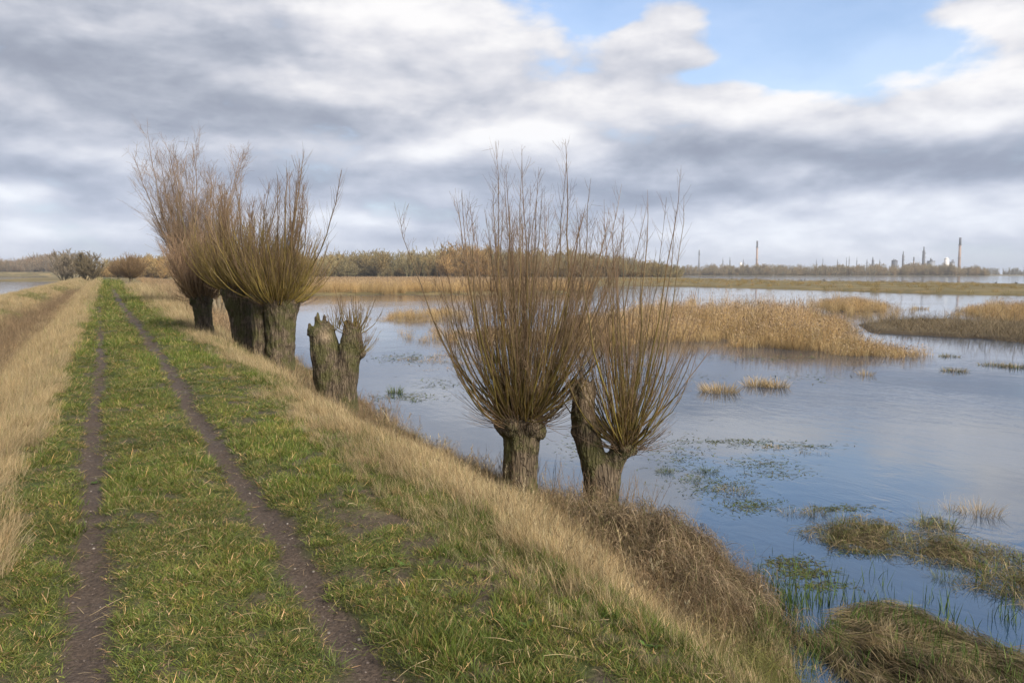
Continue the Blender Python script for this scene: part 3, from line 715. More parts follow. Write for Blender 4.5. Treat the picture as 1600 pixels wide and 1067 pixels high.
    pos, rot, scl = place(rng, P, .3, (.55, .9), .002); scatter('ditch_brush', T_BRUSH, 6, pos, rot, scl, tint_of(rng, len(P), .15, .04) * 1.3, rng)
    # left bank
    P = sample_cover(rng, -15, -4.6, 30, 420, 900, 14, 1.1); x, y = P[:, 0], P[:, 1]; z = hgt(x, y); P = P[z > .05]
    g = fbm(P[:, 0] / 2, P[:, 1] / 6, oct=4, seed=98) > .12
    for nm, tr, nv, sel in (('bank_dry_grass', T_STRAW, 7, ~g), ('bank_mixed_grass', T_STRAWG, 5, g)):
        Q = P[sel]; pos, rot, scl = place(rng, Q, .15, (.8, 1.3), .008); scatter(nm, tr, nv, pos, rot, scl, tint_of(rng, len(Q), .12, .04), rng)
build_cover()

# ------------------------------------------------------------------ reeds, spit, floating weed
def poly_points(rng, poly, dens, grow=0.0, edge=0.0, cap=20000):
    P = np.array(poly); lo, hi = P.min(0) - 1, P.max(0) + 1
    n = int(min(cap * 4, dens * (hi[0] - lo[0]) * (hi[1] - lo[1])))
    Q = np.stack([rng.uniform(lo[0], hi[0], n), rng.uniform(lo[1], hi[1], n)], 1)
    d = sdf(poly, Q[:, 0], Q[:, 1]) + 2.6 * fbm(Q[:, 0] / 3.5, Q[:, 1] / 2.5, oct=4, seed=33)
    return Q[d > edge], d[d > edge]
def build_reeds():
    rng = np.random.default_rng(11)
    def reed(name, poly, dens, sc, edge=.0, thin=1.0, zs=1.0, tm=1.0):
        Q, d = poly_points(rng, poly, dens, edge=edge)
        k = rng.random(len(Q)) < thin * (1 - .9 * sstep(.10, .26, fbm(Q[:, 0] / 4, Q[:, 1] / 9, oct=4, seed=34))); Q = Q[k]; d = d[k]
        pos, rot, scl = place(rng, Q, .05, sc); pos[:, 2] = np.maximum(pos[:, 2], -.15)
        scl[:, 2] *= zs * (.55 + .45 * sstep(0, 3.5, d)) * (1 + .7 * fbm(Q[:, 0] / 3, Q[:, 1] / 3, seed=36)) * rng.uniform(.75, 1.15, len(Q))
        scatter(name, T_REED, 6, pos, rot, scl, tint_of(rng, len(Q), .10, .04) * tm, rng)
    reed('reed_bed', REED_MAIN, 3.2, (.75, 1.1), zs=.74)
    reed('reed_fringe', PP([(1000, 483), (1300, 476), (1420, 484), (1400, 500), (1300, 495), (1000, 498)]), .35, (.8, 1.1))
    reed('reed_clump', REED_BACK, 1.2, (.7, 1.0), zs=.75)
    reed('reed_stand', REED_R, 1.2, (.7, 1.0), zs=.8)
    reed('reed_patch', REED_L1, 1.5, (.6, .9), zs=.6)
    reed('reed_patch', REED_L2, 1.6, (.6, .9), zs=.5)
    reed('reed_stubble', REED_L3, 2.6, (.5, .9), zs=.28, thin=.7, tm=.85)
    # reeds on the flat land behind, only its front belt stands tall
    Q, d = poly_points(rng, PP([(480, 444), (700, 445), (880, 450), (930, 455), (900, 457.5), (700, 459.5), (500, 460.5), (440, 462)]), .9)
    pos, rot, scl = place(rng, Q, .05, (.9, 1.4)); scatter('reed_belt', T_REED, 6, pos, rot, scl, tint_of(rng, len(Q), .10, .04), rng)
    # rough growth on the far grassy strip
    Q, d = poly_points(rng, LAND_A, .35, cap=16000); k = (Q[:, 1] < 420) & (rng.random(len(Q)) < .12 + sstep(-.05, .25, fbm(Q[:, 0] / 14, Q[:, 1] / 14, oct=4, seed=37))); Q = Q[k]
    pos, rot, scl = place(rng, Q, .1, (1.0, 1.8)); scl[:, 2] *= .35
    scatter('strip_sedge', T_REED, 6, pos, rot, scl, tint_of(rng, len(Q), .12, .06) * np.array([.68, .72, .60]), rng)
    # scrubby shore left, behind the willows
    for poly, dens in ((PP([(215, 440), (330, 445), (420, 462), (380, 478), (340, 530), (300, 505), (250, 468)]), .5),):
        Q, d = poly_points(rng, poly, dens)
        h = rng.random(len(Q)) < .5
        pos, rot, scl = place(rng, Q[h], .2, (1.1, 2.0)); scatter('shore_brush', T_BRUSH, 6, pos, rot, scl, tint_of(rng, h.sum(), .2, .05) * 1.5, rng)
        pos, rot, scl = place(rng, Q[~h], .1, (.7, 1.1)); scl[:, 2] *= .7; scatter('shore_reeds', T_REED, 6, pos, rot, scl, tint_of(rng, (~h).sum(), .12, .05) * .9, rng)
    # brown scrub along the toe of the dike beyond the pollards
    yy = rng.uniform(38, 150, 420); xx = np.interp(yy, [38, 60, 150], [4.9, 5.2, 6.5]) + rng.standard_normal(420) * .8 + .6
    pos, rot, scl = place(rng, np.stack([xx, yy], 1), .2, (.9, 1.7)); scatter('toe_brush', T_BRUSH, 6, pos, rot, scl, tint_of(rng, 420, .2, .05) * 1.7, rng)
build_reeds()

def birdless(): pass
# ------------------------------------------------------------------ willows
def trunk_mesh(name, chains, voxel=.018, seed=0, furrow=.022, lump=.035, wood=None, stretch=.22):
    """chains: lists of (x, y, z, r); fused into one skin, then furrowed"""
    A = Acc()
    for ch in chains:
        ch = np.array(ch, float); S = 14
        t = np.linspace(0, len(ch) - 1, (len(ch) - 1) * 4 + 1)
        Pp = np.stack([np.interp(t, np.arange(len(ch)), ch[:, i]) for i in range(4)], 1)
        # round caps
        d0 = Pp[0, :3] - Pp[1, :3]; d0 /= np.linalg.norm(d0); d1 = Pp[-1, :3] - Pp[-2, :3]; d1 /= np.linalg.norm(d1)
        pre = [np.append(Pp[0, :3] + d0 * Pp[0, 3] * k, Pp[0, 3] * r) for k, r in ((.5, .02), (.35, .7))]
        post = [np.append(Pp[-1, :3] + d1 * Pp[-1, 3] * k, Pp[-1, 3] * r) for k, r in ((.35, .7), (.5, .02))]
        Pp = np.array(pre + list(Pp) + post)
        tubes(A, Pp[None, :, :3], Pp[None, :, 3], S, np.zeros((1, len(Pp), 3)))
    V = np.concatenate(A.V); Fq = np.concatenate(A.F)
    me = mesh_np('tmp', V, Fq); o = bpy.data.objects.new('tmp', me); C.objects.link(o)
    # close the tiny end holes
    import bmesh
    bm = bmesh.new(); bm.from_mesh(me); bmesh.ops.holes_fill(bm, edges=bm.edges, sides=0); bmesh.ops.recalc_face_normals(bm, faces=bm.faces); bm.to_mesh(me); bm.free()
    md = o.modifiers.new('r', 'REMESH'); md.mode = 'VOXEL'; md.voxel_size = voxel; md.use_smooth_shade = True
    md2 = o.modifiers.new('s', 'SMOOTH'); md2.iterations = 6; md2.factor = .5
    dg = bpy.context.evaluated_depsgraph_get(); ev = o.evaluated_get(dg); m2 = bpy.data.meshes.new_from_object(ev)
    n = len(m2.vertices); co = np.zeros(n * 3, np.float32); m2.vertices.foreach_get('co', co); co = co.reshape(-1, 3).astype(float)
    no = np.zeros(n * 3, np.float32); m2.vertex_normals.foreach_get('vector', no); no = no.reshape(-1, 3)
    x, y, z = co.T
    wx = x + .05 * vn3(x * 5, y * 5, z * 3, seed + 3); wy = y + .05 * vn3(x * 5, y * 5, z * 3, seed + 4)
    f = 0
    for s_, a_ in ((9, 1.0), (20, .55), (42, .3)):
        rr = 1 - np.abs(vn3(wx * s_, wy * s_, z * s_ * stretch, seed + 10 + s_)); f = f + a_ * (rr ** 2 - .5)
    l = fbm(x * 3.2, y * 3.2, z * 2.2, 3, seed + 7)
    co2 = co + no * (furrow * f + lump * l)[:, None]
    m2.vertices.foreach_set('co', co2.astype(np.float32).ravel())
    wd = np.zeros(n) if wood is None else wood(co, no)
    a = m2.attributes.new('wood', 'FLOAT', 'POINT'); a.data.foreach_set('value', wd.astype(np.float32))
    m2.materials.clear(); m2.materials.append(M_BARK); m2.name = name
    m2.polygons.foreach_set('use_smooth', np.ones(len(m2.polygons), bool)); m2.update()
    bpy.data.objects.remove(o); bpy.data.meshes.remove(me)
    return m2

OLIVE_T = [(.27, .20, .048), (.21, .16, .042), (.31, .22, .065)]
OLIVE = [(.16, .125, .03), (.21, .155, .04), (.12, .098, .03), (.17, .105, .036)]
REDBR = [(.175, .112, .065), (.135, .085, .052), (.21, .14, .08), (.155, .115, .07)]
def shoots(rng, base, d0, L, r0, up=.9, S=10, sides=4, twigs=8, twig_len=.45, tcol=REDBR, bcol=OLIVE, wob=.05, twig_from=.35, acc=None, twig_r=.0022, tipr=.0016, tsub=0, rate=2.4):
    """pollard regrowth: long rods that start outward and turn up, each with side twigs"""
    A = acc or Acc(); N = len(base); P = np.zeros((N, S, 3)); P[:, 0] = base
    d0 = d0 / np.linalg.norm(d0, axis=1, keepdims=True); drift = rng.standard_normal((N, 3)) * wob
    upn = np.array([0, 0, 1.])
    for i in range(1, S):
        t = i / (S - 1)
        k = up * (1 - math.exp(-rate * t))
        d = d0 * (1 - k) + upn * k + drift * t + rng.standard_normal((N, 3)) * wob * .7
        d /= np.linalg.norm(d, axis=1, keepdims=True); P[:, i] = P[:, i - 1] + d * (L / (S - 1))[:, None]
    t = np.linspace(0, 1, S); R = r0[:, None] * (1 - t)[None, :] ** .8 + tipr
    cb = pal(rng, N, bcol, .15)[:, None, :]; ct = pal(rng, N, tcol, .15)[:, None, :]
    f = sstep(.35, .8, t)[None, :, None]; col = cb * (1 - f) + ct * f
    tubes(A, P, R, sides, col)
    if twigs:
        M = N * twigs; i = np.repeat(np.arange(N), twigs); tt = rng.uniform(twig_from, .97, M) ** .9; u = tt * (S - 1); k0 = np.floor(u).astype(int).clip(0, S - 2); fr = (u - k0)[:, None]
        b = P[i, k0] * (1 - fr) + P[i, k0 + 1] * fr; ax = P[i, k0 + 1] - P[i, k0]; ax /= np.linalg.norm(ax, axis=1, keepdims=True)
        a = rng.random(M) * 2 * math.pi; o = np.stack([np.cos(a), np.sin(a), 0 * a], 1)
        d = ax * 1.0 + o * rng.uniform(.45, .9, M)[:, None]
        Lt = twig_len * (1.15 - .75 * tt) * rng.uniform(.5, 1.3, M) * (L[i] / L.mean()) ** .5
        Sx = 5; Q = np.zeros((M, Sx, 3)); Q[:, 0] = b
        for s_ in range(1, Sx):
            dd = d + np.array([0, 0, .35]) * s_ / 2 + rng.standard_normal((M, 3)) * .12; dd /= np.linalg.norm(dd, axis=1, keepdims=True)
            Q[:, s_] = Q[:, s_ - 1] + dd * (Lt / (Sx - 1))[:, None]
        ts = np.linspace(0, 1, Sx); Rq = (twig_r * rng.uniform(.8, 1.3, M))[:, None] * (1 - .55 * ts)[None]
        tubes(A, Q, Rq, 3, np.repeat(pal(rng, M, tcol, .18)[:, None, :], Sx, 1))
        if tsub:
            M2 = M * tsub; j = np.repeat(np.arange(M), tsub); kk = rng.integers(1, Sx - 1, M2); bb = Q[j, kk]; ax = Q[j, kk + 1] - Q[j, kk]; ax /= np.linalg.norm(ax, axis=1, keepdims=True) + 1e-9
            o = rng.standard_normal((M2, 3)); d = ax + o * .45; d /= np.linalg.norm(d, axis=1, keepdims=True); Ls = Lt[j] * rng.uniform(.25, .55, M2)
            Q2 = bb[:, None] + d[:, None] * (np.linspace(0, 1, 3)[None, :, None] * Ls[:, None, None])
            tubes(A, Q2, np.full((M2, 3), twig_r * .75), 3, np.repeat(pal(rng, M2, tcol, .18)[:, None, :], 3, 1))
    return A
def head_starts(rng, n, c, rad, zr, flat=1.0, bias=(0, 0)):
    a = rng.random(n) * 2 * math.pi; r = np.sqrt(rng.random(n))
    o = np.stack([np.cos(a) * r, np.sin(a) * r], 1)
    base = np.stack([c[0] + o[:, 0] * rad, c[1] + o[:, 1] * rad, c[2] + zr * (1 - r ** 2) * 1 + rng.uniform(-.08, .03, n)], 1)
    return base, o, r

def willow(name, loc, label, trunk_chains, heads, seed, voxel=.018, wood=None, group=None, furrow=.022, lump=.035, extra=None):
    """heads: list of dict(c, rad, n, L, spread, ...). z of loc = ground"""
    rng = np.random.default_rng(seed); root = empty(name, loc, label, 'tree', group)
    mobj('trunk', trunk_mesh('trunk', trunk_chains, voxel, seed, furrow, lump, wood), root)
    A = Acc()
    for h in heads:
        n = h['n']; base, o, r = head_starts(rng, n, h['c'], h['rad'], h.get('zr', .08))
        # rods spring in uneven clusters from the knuckles of the head
        K = max(4, int(n ** .5 * 2.2)); kb, ko, kr = head_starts(rng, K, h['c'], h['rad'], h.get('zr', .08)); ki = rng.integers(0, K, n); mixk = .62 * (rng.random(n) < .8)[:, None]
        o = o * (1 - mixk) + ko[ki] * mixk; r = np.hypot(o[:, 0], o[:, 1]); base = base * (1 - mixk) + (kb[ki] + rng.standard_normal((n, 3)) * .02) * mixk; klen = rng.uniform(.72, 1.08, K)[ki]; kj = np.clip(rng.standard_normal((K, 3)), -1.4, 1.4)[ki] * .12
        sp = h['spread']; d0 = np.stack([o[:, 0] * sp * (.35 + r) + h.get('lean', (0, 0))[0], o[:, 1] * sp * (.35 + r) + h.get('lean', (0, 0))[1], .75 + 0 * r - .35 * r * sp * .4], 1) + rng.standard_normal((n, 3)) * h.get('jit', .14) + kj
        u = rng.random(n); L = h['L'][0] + (h['L'][1] - h['L'][0]) * u ** h.get('pw', 1.6)
        L = L * (1 - .38 * r ** 2 * h.get('rim', 1.0)) * klen
        shoots(rng, base, d0, L, h.get('r0', .011) * (.45 + .6 * u) * rng.uniform(.65, 1.45, n), h.get('up', .72), twigs=h.get('tw', 8), twig_len=h.get('tl', .45), acc=A, tcol=h.get('tcol', REDBR), bcol=h.get('bcol', OLIVE),
               twig_r=h.get('tr', .0022), tipr=h.get('tipr', .0018), wob=h.get('wob', .05), rate=h.get('rate', 1.5), tsub=h.get('tsub', 0), twig_from=h.get('tf', .3))
        # fine low sprouts round the head
        m_ = h.get('fuzz', n // 2)
        if m_:
            base, o, r = head_starts(rng, m_, h['c'], h['rad'] * 1.05, h.get('zr', .08)); base[:, 2] -= .05
            d0 = np.stack([o[:, 0] * 1.6, o[:, 1] * 1.6, .35 + rng.standard_normal(m_) * .35], 1) + rng.standard_normal((m_, 3)) * .3
            shoots(rng, base, d0, rng.uniform(.15, .28, m_) * h['L'][1], np.full(m_, h.get('r0', .011) * .28), .45, S=7, sides=3, twigs=2, twig_len=.2 * h.get('tl', .45) / .45, acc=A, tcol=REDBR, bcol=REDBR, twig_r=h.get('tr', .0022) * .8)
    mobj('crown', A.mesh('crown', M_TWIG, True), root)
    return root

def gz(x, y): return float(hgt(np.array([x]), np.array([y]))[0])
def hit(px, py):
    """where the sight line through an image point of the photograph meets the ground"""
    t = np.geomspace(2, 600, 6000); x, y, u = ray(px, py)
    below = (CAMZ + u * t) < np.maximum(hgt(x * t, y * t), 0)
    k = int(np.argmax(below)); return float(x * t[k]), float(y * t[k])
def knobs(rng, c, rad, n, rk=(.05, .11), zr=.1):
    out = []
    for i in range(n):
        a = 2 * math.pi * i / n + rng.uniform(-.3, .3); r = rad * rng.uniform(.6, 1.05)
        p = (c[0] + r * math.cos(a), c[1] + r * math.sin(a), c[2] + rng.uniform(-zr, zr)); k = rng.uniform(*rk)
        out.append([(c[0] + .3 * r * math.cos(a), c[1] + .3 * r * math.sin(a), c[2] - .12, k * 1.2), (*p, k)])
    return out
def stem(h, r, lean=(0, 0), flare=1.45, top=1.3, n=7, curve=(0, 0), headh=.22):
    out = []
    for i in range(n):
        t = i / (n - 1); k = 1 + (flare - 1) * math.exp(-t * 6) + (top - 1) * sstep(.7, 1, np.array(t)).item()
        out.append((lean[0] * t + curve[0] * math.sin(t * math.pi), lean[1] * t + curve[1] * math.sin(t * math.pi), -.25 + (h + .25) * t, r * k))
    return out

# right-pointing camera axes for shaping in the picture plane (rx: to the right of view, fx: away)
RX = (math.cos(YAW), -math.sin(YAW)); FX = (math.sin(YAW), math.cos(YAW))
def vr(r, f=0.0): return (RX[0] * r + FX[0] * f, RX[1] * r + FX[1] * f)

def build_willows():
    # 1 the big pollard
    x, y = hit(812, 776); z = gz(x, y); rng = np.random.default_rng(101)
    c = vr(.02); ch = [stem(1.18, .265, vr(.02), 1.25, 1.25)]
    ch += knobs(rng, (c[0], c[1], 1.14), .36, 15, (.08, .14), .12); ch += [[(*vr(.1), .9, .16), (*vr(.3), 1.13, .11)], [(*vr(-.08), .9, .16), (*vr(-.32), 1.15, .11)]]
    ch += [[(*vr(.15, -.05), .15, .12), (*vr(.30, -.1), -.15, .08)], [(*vr(-.15, -.1), .15, .12), (*vr(-.3, -.15), -.15, .08)]]
    willow('pollard_willow', (x, y, z), 'big straight pollard willow with the tallest fan of bare shoots, by the water', ch,
           [dict(c=(c[0], c[1], 1.2), rad=.38, zr=.12, n=230, L=(.9, 3.1), pw=.8, spread=1.2, lean=vr(.02), r0=.0105, up=.97, tw=10, tl=.40, rim=.75, wob=.09, jit=.25, fuzz=260, tr=.002, tsub=2),
            dict(c=(c[0], c[1], 1.22), rad=.34, n=90, L=(2.7, 4.1), pw=1.0, spread=.70, lean=vr(.05), r0=.016, up=.97, tw=26, tl=.6, fuzz=0, rim=.05, tf=.3, wob=.07, jit=.22, tsub=1),
            dict(c=(c[0] + vr(.12)[0], c[1] + vr(.12)[1], 1.22), rad=.18, n=7, L=(3.7, 4.2), spread=.55, lean=vr(.16), r0=.021, up=.97, tw=30, tl=.6, fuzz=0, rim=0, tf=.4)], 101)
    # 2 leaning pollard with the snapped top
    x, y = hit(938, 800); z = gz(x, y)
    A0 = [(0, 0, -.3, .34), (*vr(.02), .1, .27), (*vr(-.03), .45, .235), (*vr(-.12), .85, .21), (*vr(-.22), 1.2, .20), (*vr(-.27), 1.5, .18), (*vr(-.27), 1.78, .165), (*vr(-.29), 1.95, .15)]
    B0 = [(*vr(.05), .3, .24), (*vr(.14), .65, .18), (*vr(.26), .92, .16), (*vr(.36), 1.02, .17)]
    rng = np.random.default_rng(102)
    sp = [[(*vr(-.27 + dx, df), 1.8, .07), (*vr(-.27 + dx * 1.25, df * 1.2), 1.8 + hh, .022)] for dx, df, hh in ((-.11, 0, .26), (-.05, .08, .17), (.06, .02, .21), (.12, -.02, .24), (0, -.09, .12), (-.13, -.05, .16), (.09, .09, .12))]
    kn = knobs(rng, (*vr(.36), 1.02), .17, 7, (.06, .10), .08)
    bump = [[(*vr(-.30), 1.22, .10), (*vr(-.42), 1.25, .07)], [(*vr(-.05), 1.28, .10), (*vr(.04), 1.36, .07)], [(*vr(.0), .1, .2), (*vr(.25, -.1), -.2, .12)]]
    def wood2(co, no):
        top = np.array([*vr(-.22, -.12), 1.72]); d = co - top
        r_ = d[:, 0] * RX[0] + d[:, 1] * RX[1]
        m_ = sstep(.12, .07, np.abs(r_ - .02 + .02 * np.sin(co[:, 2] * 20))) * sstep(1.30, 1.45, co[:, 2] + .1 * vn3(co[:, 0] * 30, co[:, 1] * 30, co[:, 2] * 4, 5))
        face = -(no[:, 0] * FX[0] + no[:, 1] * FX[1]) * .8 + (no[:, 0] * RX[0] + no[:, 1] * RX[1]) * .5
        return m_ * sstep(-.1, .4, face)
    cB = vr(.38)
    willow('pollard_willow', (x, y, z), 'leaning willow with a snapped-off pale topped trunk and a side head of shoots', [A0, B0] + sp + kn + bump,
           [dict(c=(cB[0], cB[1], 1.05), rad=.22, n=135, L=(1.0, 2.8), pw=.8, spread=1.05, lean=vr(.17), r0=.0105, up=.95, tw=10, tl=.34, rim=.6, fuzz=170, wob=.09, jit=.25, tr=.002, tsub=2),
            dict(c=(cB[0] - .03, cB[1], 1.1), rad=.15, n=30, L=(2.9, 3.9), spread=.5, lean=vr(.02), r0=.015, up=.95, tw=22, wob=.06, tl=.5, fuzz=0, rim=.2),
            dict(c=(*vr(-.28), 1.75), rad=.15, n=5, L=(.3, .6), spread=1.0, r0=.005, up=.6, tw=2, tl=.1, fuzz=22)], 102, wood=wood2)
    # 3 split stump
    x, y = hit(527, 645); z = gz(x, y); rng = np.random.default_rng(103)
    A0 = [(*vr(-.05), -.3, .46), (*vr(-.08), .3, .36), (*vr(-.18), .9, .35), (*vr(-.27), 1.5, .33), (*vr(-.33), 1.9, .30)]
    B0 = [(*vr(.1), .0, .38), (*vr(.16), .5, .30), (*vr(.24), 1.05, .27), (*vr(.34), 1.55, .26), (*vr(.38), 1.9, .22)]
    sp = [[(*vr(-.34 + dx, df), 1.8, .13), (*vr(-.34 + dx * 1.25, df * 1.2), 1.98 + hh * 1.3, .03)] for dx, df, hh in ((-.2, 0, .06), (-.12, .14, .16), (-.05, .0, .24), (.05, .1, .20), (.14, 0, .10), (.05, -.15, .05), (-.1, -.16, .02))]
    sp += [[(*vr(.36), 1.8, .15), (*vr(.26), 2.08, .08)], [(*vr(.44), 1.8, .12), (*vr(.5, .1), 2.05, .06)], [(*vr(.42), 1.7, .12), (*vr(.55), 1.95, .08)], [(*vr(.35), 1.45, .15), (*vr(.62, -.05), 1.35, .10)], [(*vr(-.3), 1.3, .2), (*vr(-.5), 1.75, .08)]]
    def wood3(co, no):
        d = co - np.array([*vr(-.20, -.25), 1.78]); return np.exp(-(d ** 2).sum(1) / .022) * .9
    willow('pollard_willow', (x, y, z), 'squat split willow stump with two broken stems and only short thin sprouts', [A0, B0] + sp,
           [dict(c=(*vr(.42), 1.85), rad=.22, n=60, L=(.4, 1.4), jit=.35, spread=1.2, r0=.006, up=.85, tw=6, tl=.2, tr=.003, tipr=.003, bcol=[(.17, .125, .03), (.13, .10, .03)], tcol=[(.17, .12, .05), (.14, .09, .05)], fuzz=30),
            dict(c=(*vr(.58), 1.4), rad=.12, n=34, L=(.4, .9), spread=1.2, lean=vr(.5), r0=.006, up=.7, tw=3, tl=.2, tr=.003, bcol=[(.17, .125, .03)], fuzz=10),
            dict(c=(*vr(.0), 1.9), rad=.2, n=24, L=(.5, 1.0), spread=.9, r0=.006, up=.8, tw=3, tl=.2, tr=.003, bcol=[(.17, .125, .03)], fuzz=10)], 103, voxel=.025, wood=wood3, furrow=.03, lump=.05)
    # 4-6 the three big pollards that stand together
    spec = [(392, 562, 2.35, .40, vr(-.42), 'big pollard willow at the left of the close trio, its trunk leaning left', 104, .9, vr(-.05)),
            (407, 570, 2.15, .24, vr(.05), 'slimmer willow trunk squeezed between the two thick pollards', 105, .35, vr(0)),
            (437, 580, 2.15, .44, vr(.08), 'thick pollard willow at the right of the close trio, with olive yellow shoots', 106, 1.0, vr(.22))]
    for px, py, hh, r, ln, lab, sd, k, hl in spec:
        x, y = hit(px, py); z = gz(x, y); rng = np.random.default_rng(sd)
        ch = [stem(hh, r, ln, 1.2, 1.3)] + knobs(rng, (ln[0], ln[1], hh - .02), r * 1.25, 9, (.12, .2))
        heads = [dict(c=(ln[0], ln[1], hh), rad=r * 1.45, zr=.2, n=int(380 * k), L=(1.1, 2.7), pw=.9, spread=1.4, lean=hl, r0=.012, up=.85, tw=8, tl=.6, tr=.004, tipr=.0035, rim=.4, bcol=OLIVE_T, tcol=REDBR + OLIVE_T[:2], fuzz=int(150 * k), wob=.07),
                 dict(c=(ln[0], ln[1], hh + .1), rad=r * 1.1, n=int(17 * k) + 2, L=(3.2, 4.5), pw=.9, spread=.95, lean=hl, r0=.026, up=.97, tw=34, tl=1.0, tr=.0045, tipr=.005, rim=.15, fuzz=0, tf=.35)]
        willow('pollard_willow', (x, y, z), lab, ch, heads, sd, voxel=.035, furrow=.04, lump=.06, group='trio of thick pollards')
    # 7 small reddish pollard farther along
    x, y = hit(322, 526); z = gz(x, y); rng = np.random.default_rng(107)
    ch = [stem(1.35, .30, vr(-.15), 1.2, 1.3)] + knobs(rng, (*vr(-.15), 1.35), .4, 8, (.1, .17))
    willow('pollard_willow', (x, y, z), 'small pollard willow with a dark knobbly head and reddish brown shoots, left of the trio', ch,
           [dict(c=(*vr(-.15), 1.4), rad=.45, zr=.2, n=260, L=(.9, 2.7), pw=.9, spread=.75, lean=vr(0), r0=.014, up=.9, tw=8, tl=.7, tr=.006, tipr=.005, bcol=[(.26, .17, .085), (.22, .15, .075)], tcol=[(.30, .20, .12), (.25, .16, .10)], rim=.4, wob=.08),
            dict(c=(*vr(.1), 1.4), rad=.5, n=3, L=(2.6, 3.2), spread=.5, r0=.025, up=.85, tw=22, tl=1.0, tr=.006, tipr=.006, rim=.1, fuzz=0)], 107, voxel=.04, furrow=.04, lump=.06)
build_willows()

# ------------------------------------------------------------------ bare trees
def bare_tree(rng, H, spread, stems=3, lv=(9, 8, 6), r0=.12, acc=None, tw_r=.01, base_h=.1, col=[(.12, .095, .06)], tcol=[(.15, .11, .07)], up=.55, origin=(0, 0, 0), trunk=None, tl=.32):
    A = acc or Acc(); T = trunk or A
    o = rng.standard_normal((stems, 3)) * .12 * spread * np.array([1, 1, 0]); base = o * .3 + np.array(origin)
    d = np.stack([o[:, 0] / H * 3.0, o[:, 1] / H * 3.0, np.ones(stems)], 1); L = H * rng.uniform(.8, 1.0, stems)
    def grow(base, d, L, S, wob, up):
        N = len(base); P = np.zeros((N, S, 3)); P[:, 0] = base; d = d / np.linalg.norm(d, axis=1, keepdims=True)
        for i in range(1, S):
            d = d + rng.standard_normal((N, 3)) * wob + np.array([0, 0, up / S]); d /= np.linalg.norm(d, axis=1, keepdims=True)
            P[:, i] = P[:, i - 1] + d * (L / (S - 1))[:, None]
        return P
    P = grow(base, d, L, 9, .06, .3); t = np.linspace(0, 1, 9)
    tubes(T, P, r0 * (1 - .93 * t)[None] * (L / H)[:, None], 6, np.repeat(pal(rng, stems, col, .1)[:, None], 9, 1))
    par, Lp, rp = P, L, np.full(stems, r0)
    for li, n in enumerate(lv):
        N = len(par) * n; i = np.repeat(np.arange(len(par)), n); S = par.shape[1]
        tt = rng.uniform(base_h if li == 0 else .12, .96, N); u = tt * (S - 1); k0 = np.floor(u).astype(int).clip(0, S - 2); fr = (u - k0)[:, None]
        b = par[i, k0] * (1 - fr) + par[i, k0 + 1] * fr; ax = par[i, k0 + 1] - par[i, k0]; ax /= np.linalg.norm(ax, axis=1, keepdims=True) + 1e-9
        a = rng.random(N) * 2 * math.pi; oo = np.stack([np.cos(a), np.sin(a), rng.uniform(-.2, .4, N)], 1)
        d = ax * .8 + oo * rng.uniform(.5, 1.0, N)[:, None]
        Ln = Lp[i] * (1.05 - tt * .8) * rng.uniform(.6, 1.2, N) * ((spread / H) * .75 if li == 0 else (.42 if li == 1 else tl))
        S2 = 6 if li == 0 else (4 if li == 1 else 3)
        Pn = grow(b, d, Ln, S2, .10, up); last = li == len(lv) - 1
        rr = rp[i] * (1 - .85 * tt) * (.42 if li == 0 else .45); rr = np.maximum(rr, tw_r * (1.3 if not last else 1)); 
        if last: rr = np.full(N, tw_r)
        ts = np.linspace(0, 1, S2)
        tubes(A, Pn, rr[:, None] * (1 - .6 * ts)[None], 3 if li else 4, np.repeat(pal(rng, N, tcol if li else col, .12)[:, None], S2, 1))
        par, Lp, rp = Pn, Ln, rr
    return A
def tree_obj(name, loc, label, seed, H, spread, group=None, trunks=None, cat='tree', zoff=0, **kw):
    rng = np.random.default_rng(seed); root = empty(name, loc, label, cat, group); T = Acc(); A = Acc()
    for o_, h_, s_ in (trunks or [((0, 0, 0), H, spread)]):
        bare_tree(rng, h_, s_, acc=A, trunk=T, origin=o_, **kw)
    mobj('trunk', T.mesh('trunk', M_TWIG, True), root); mobj('crown', A.mesh('crown', M_TWIG, True), root)
    return root

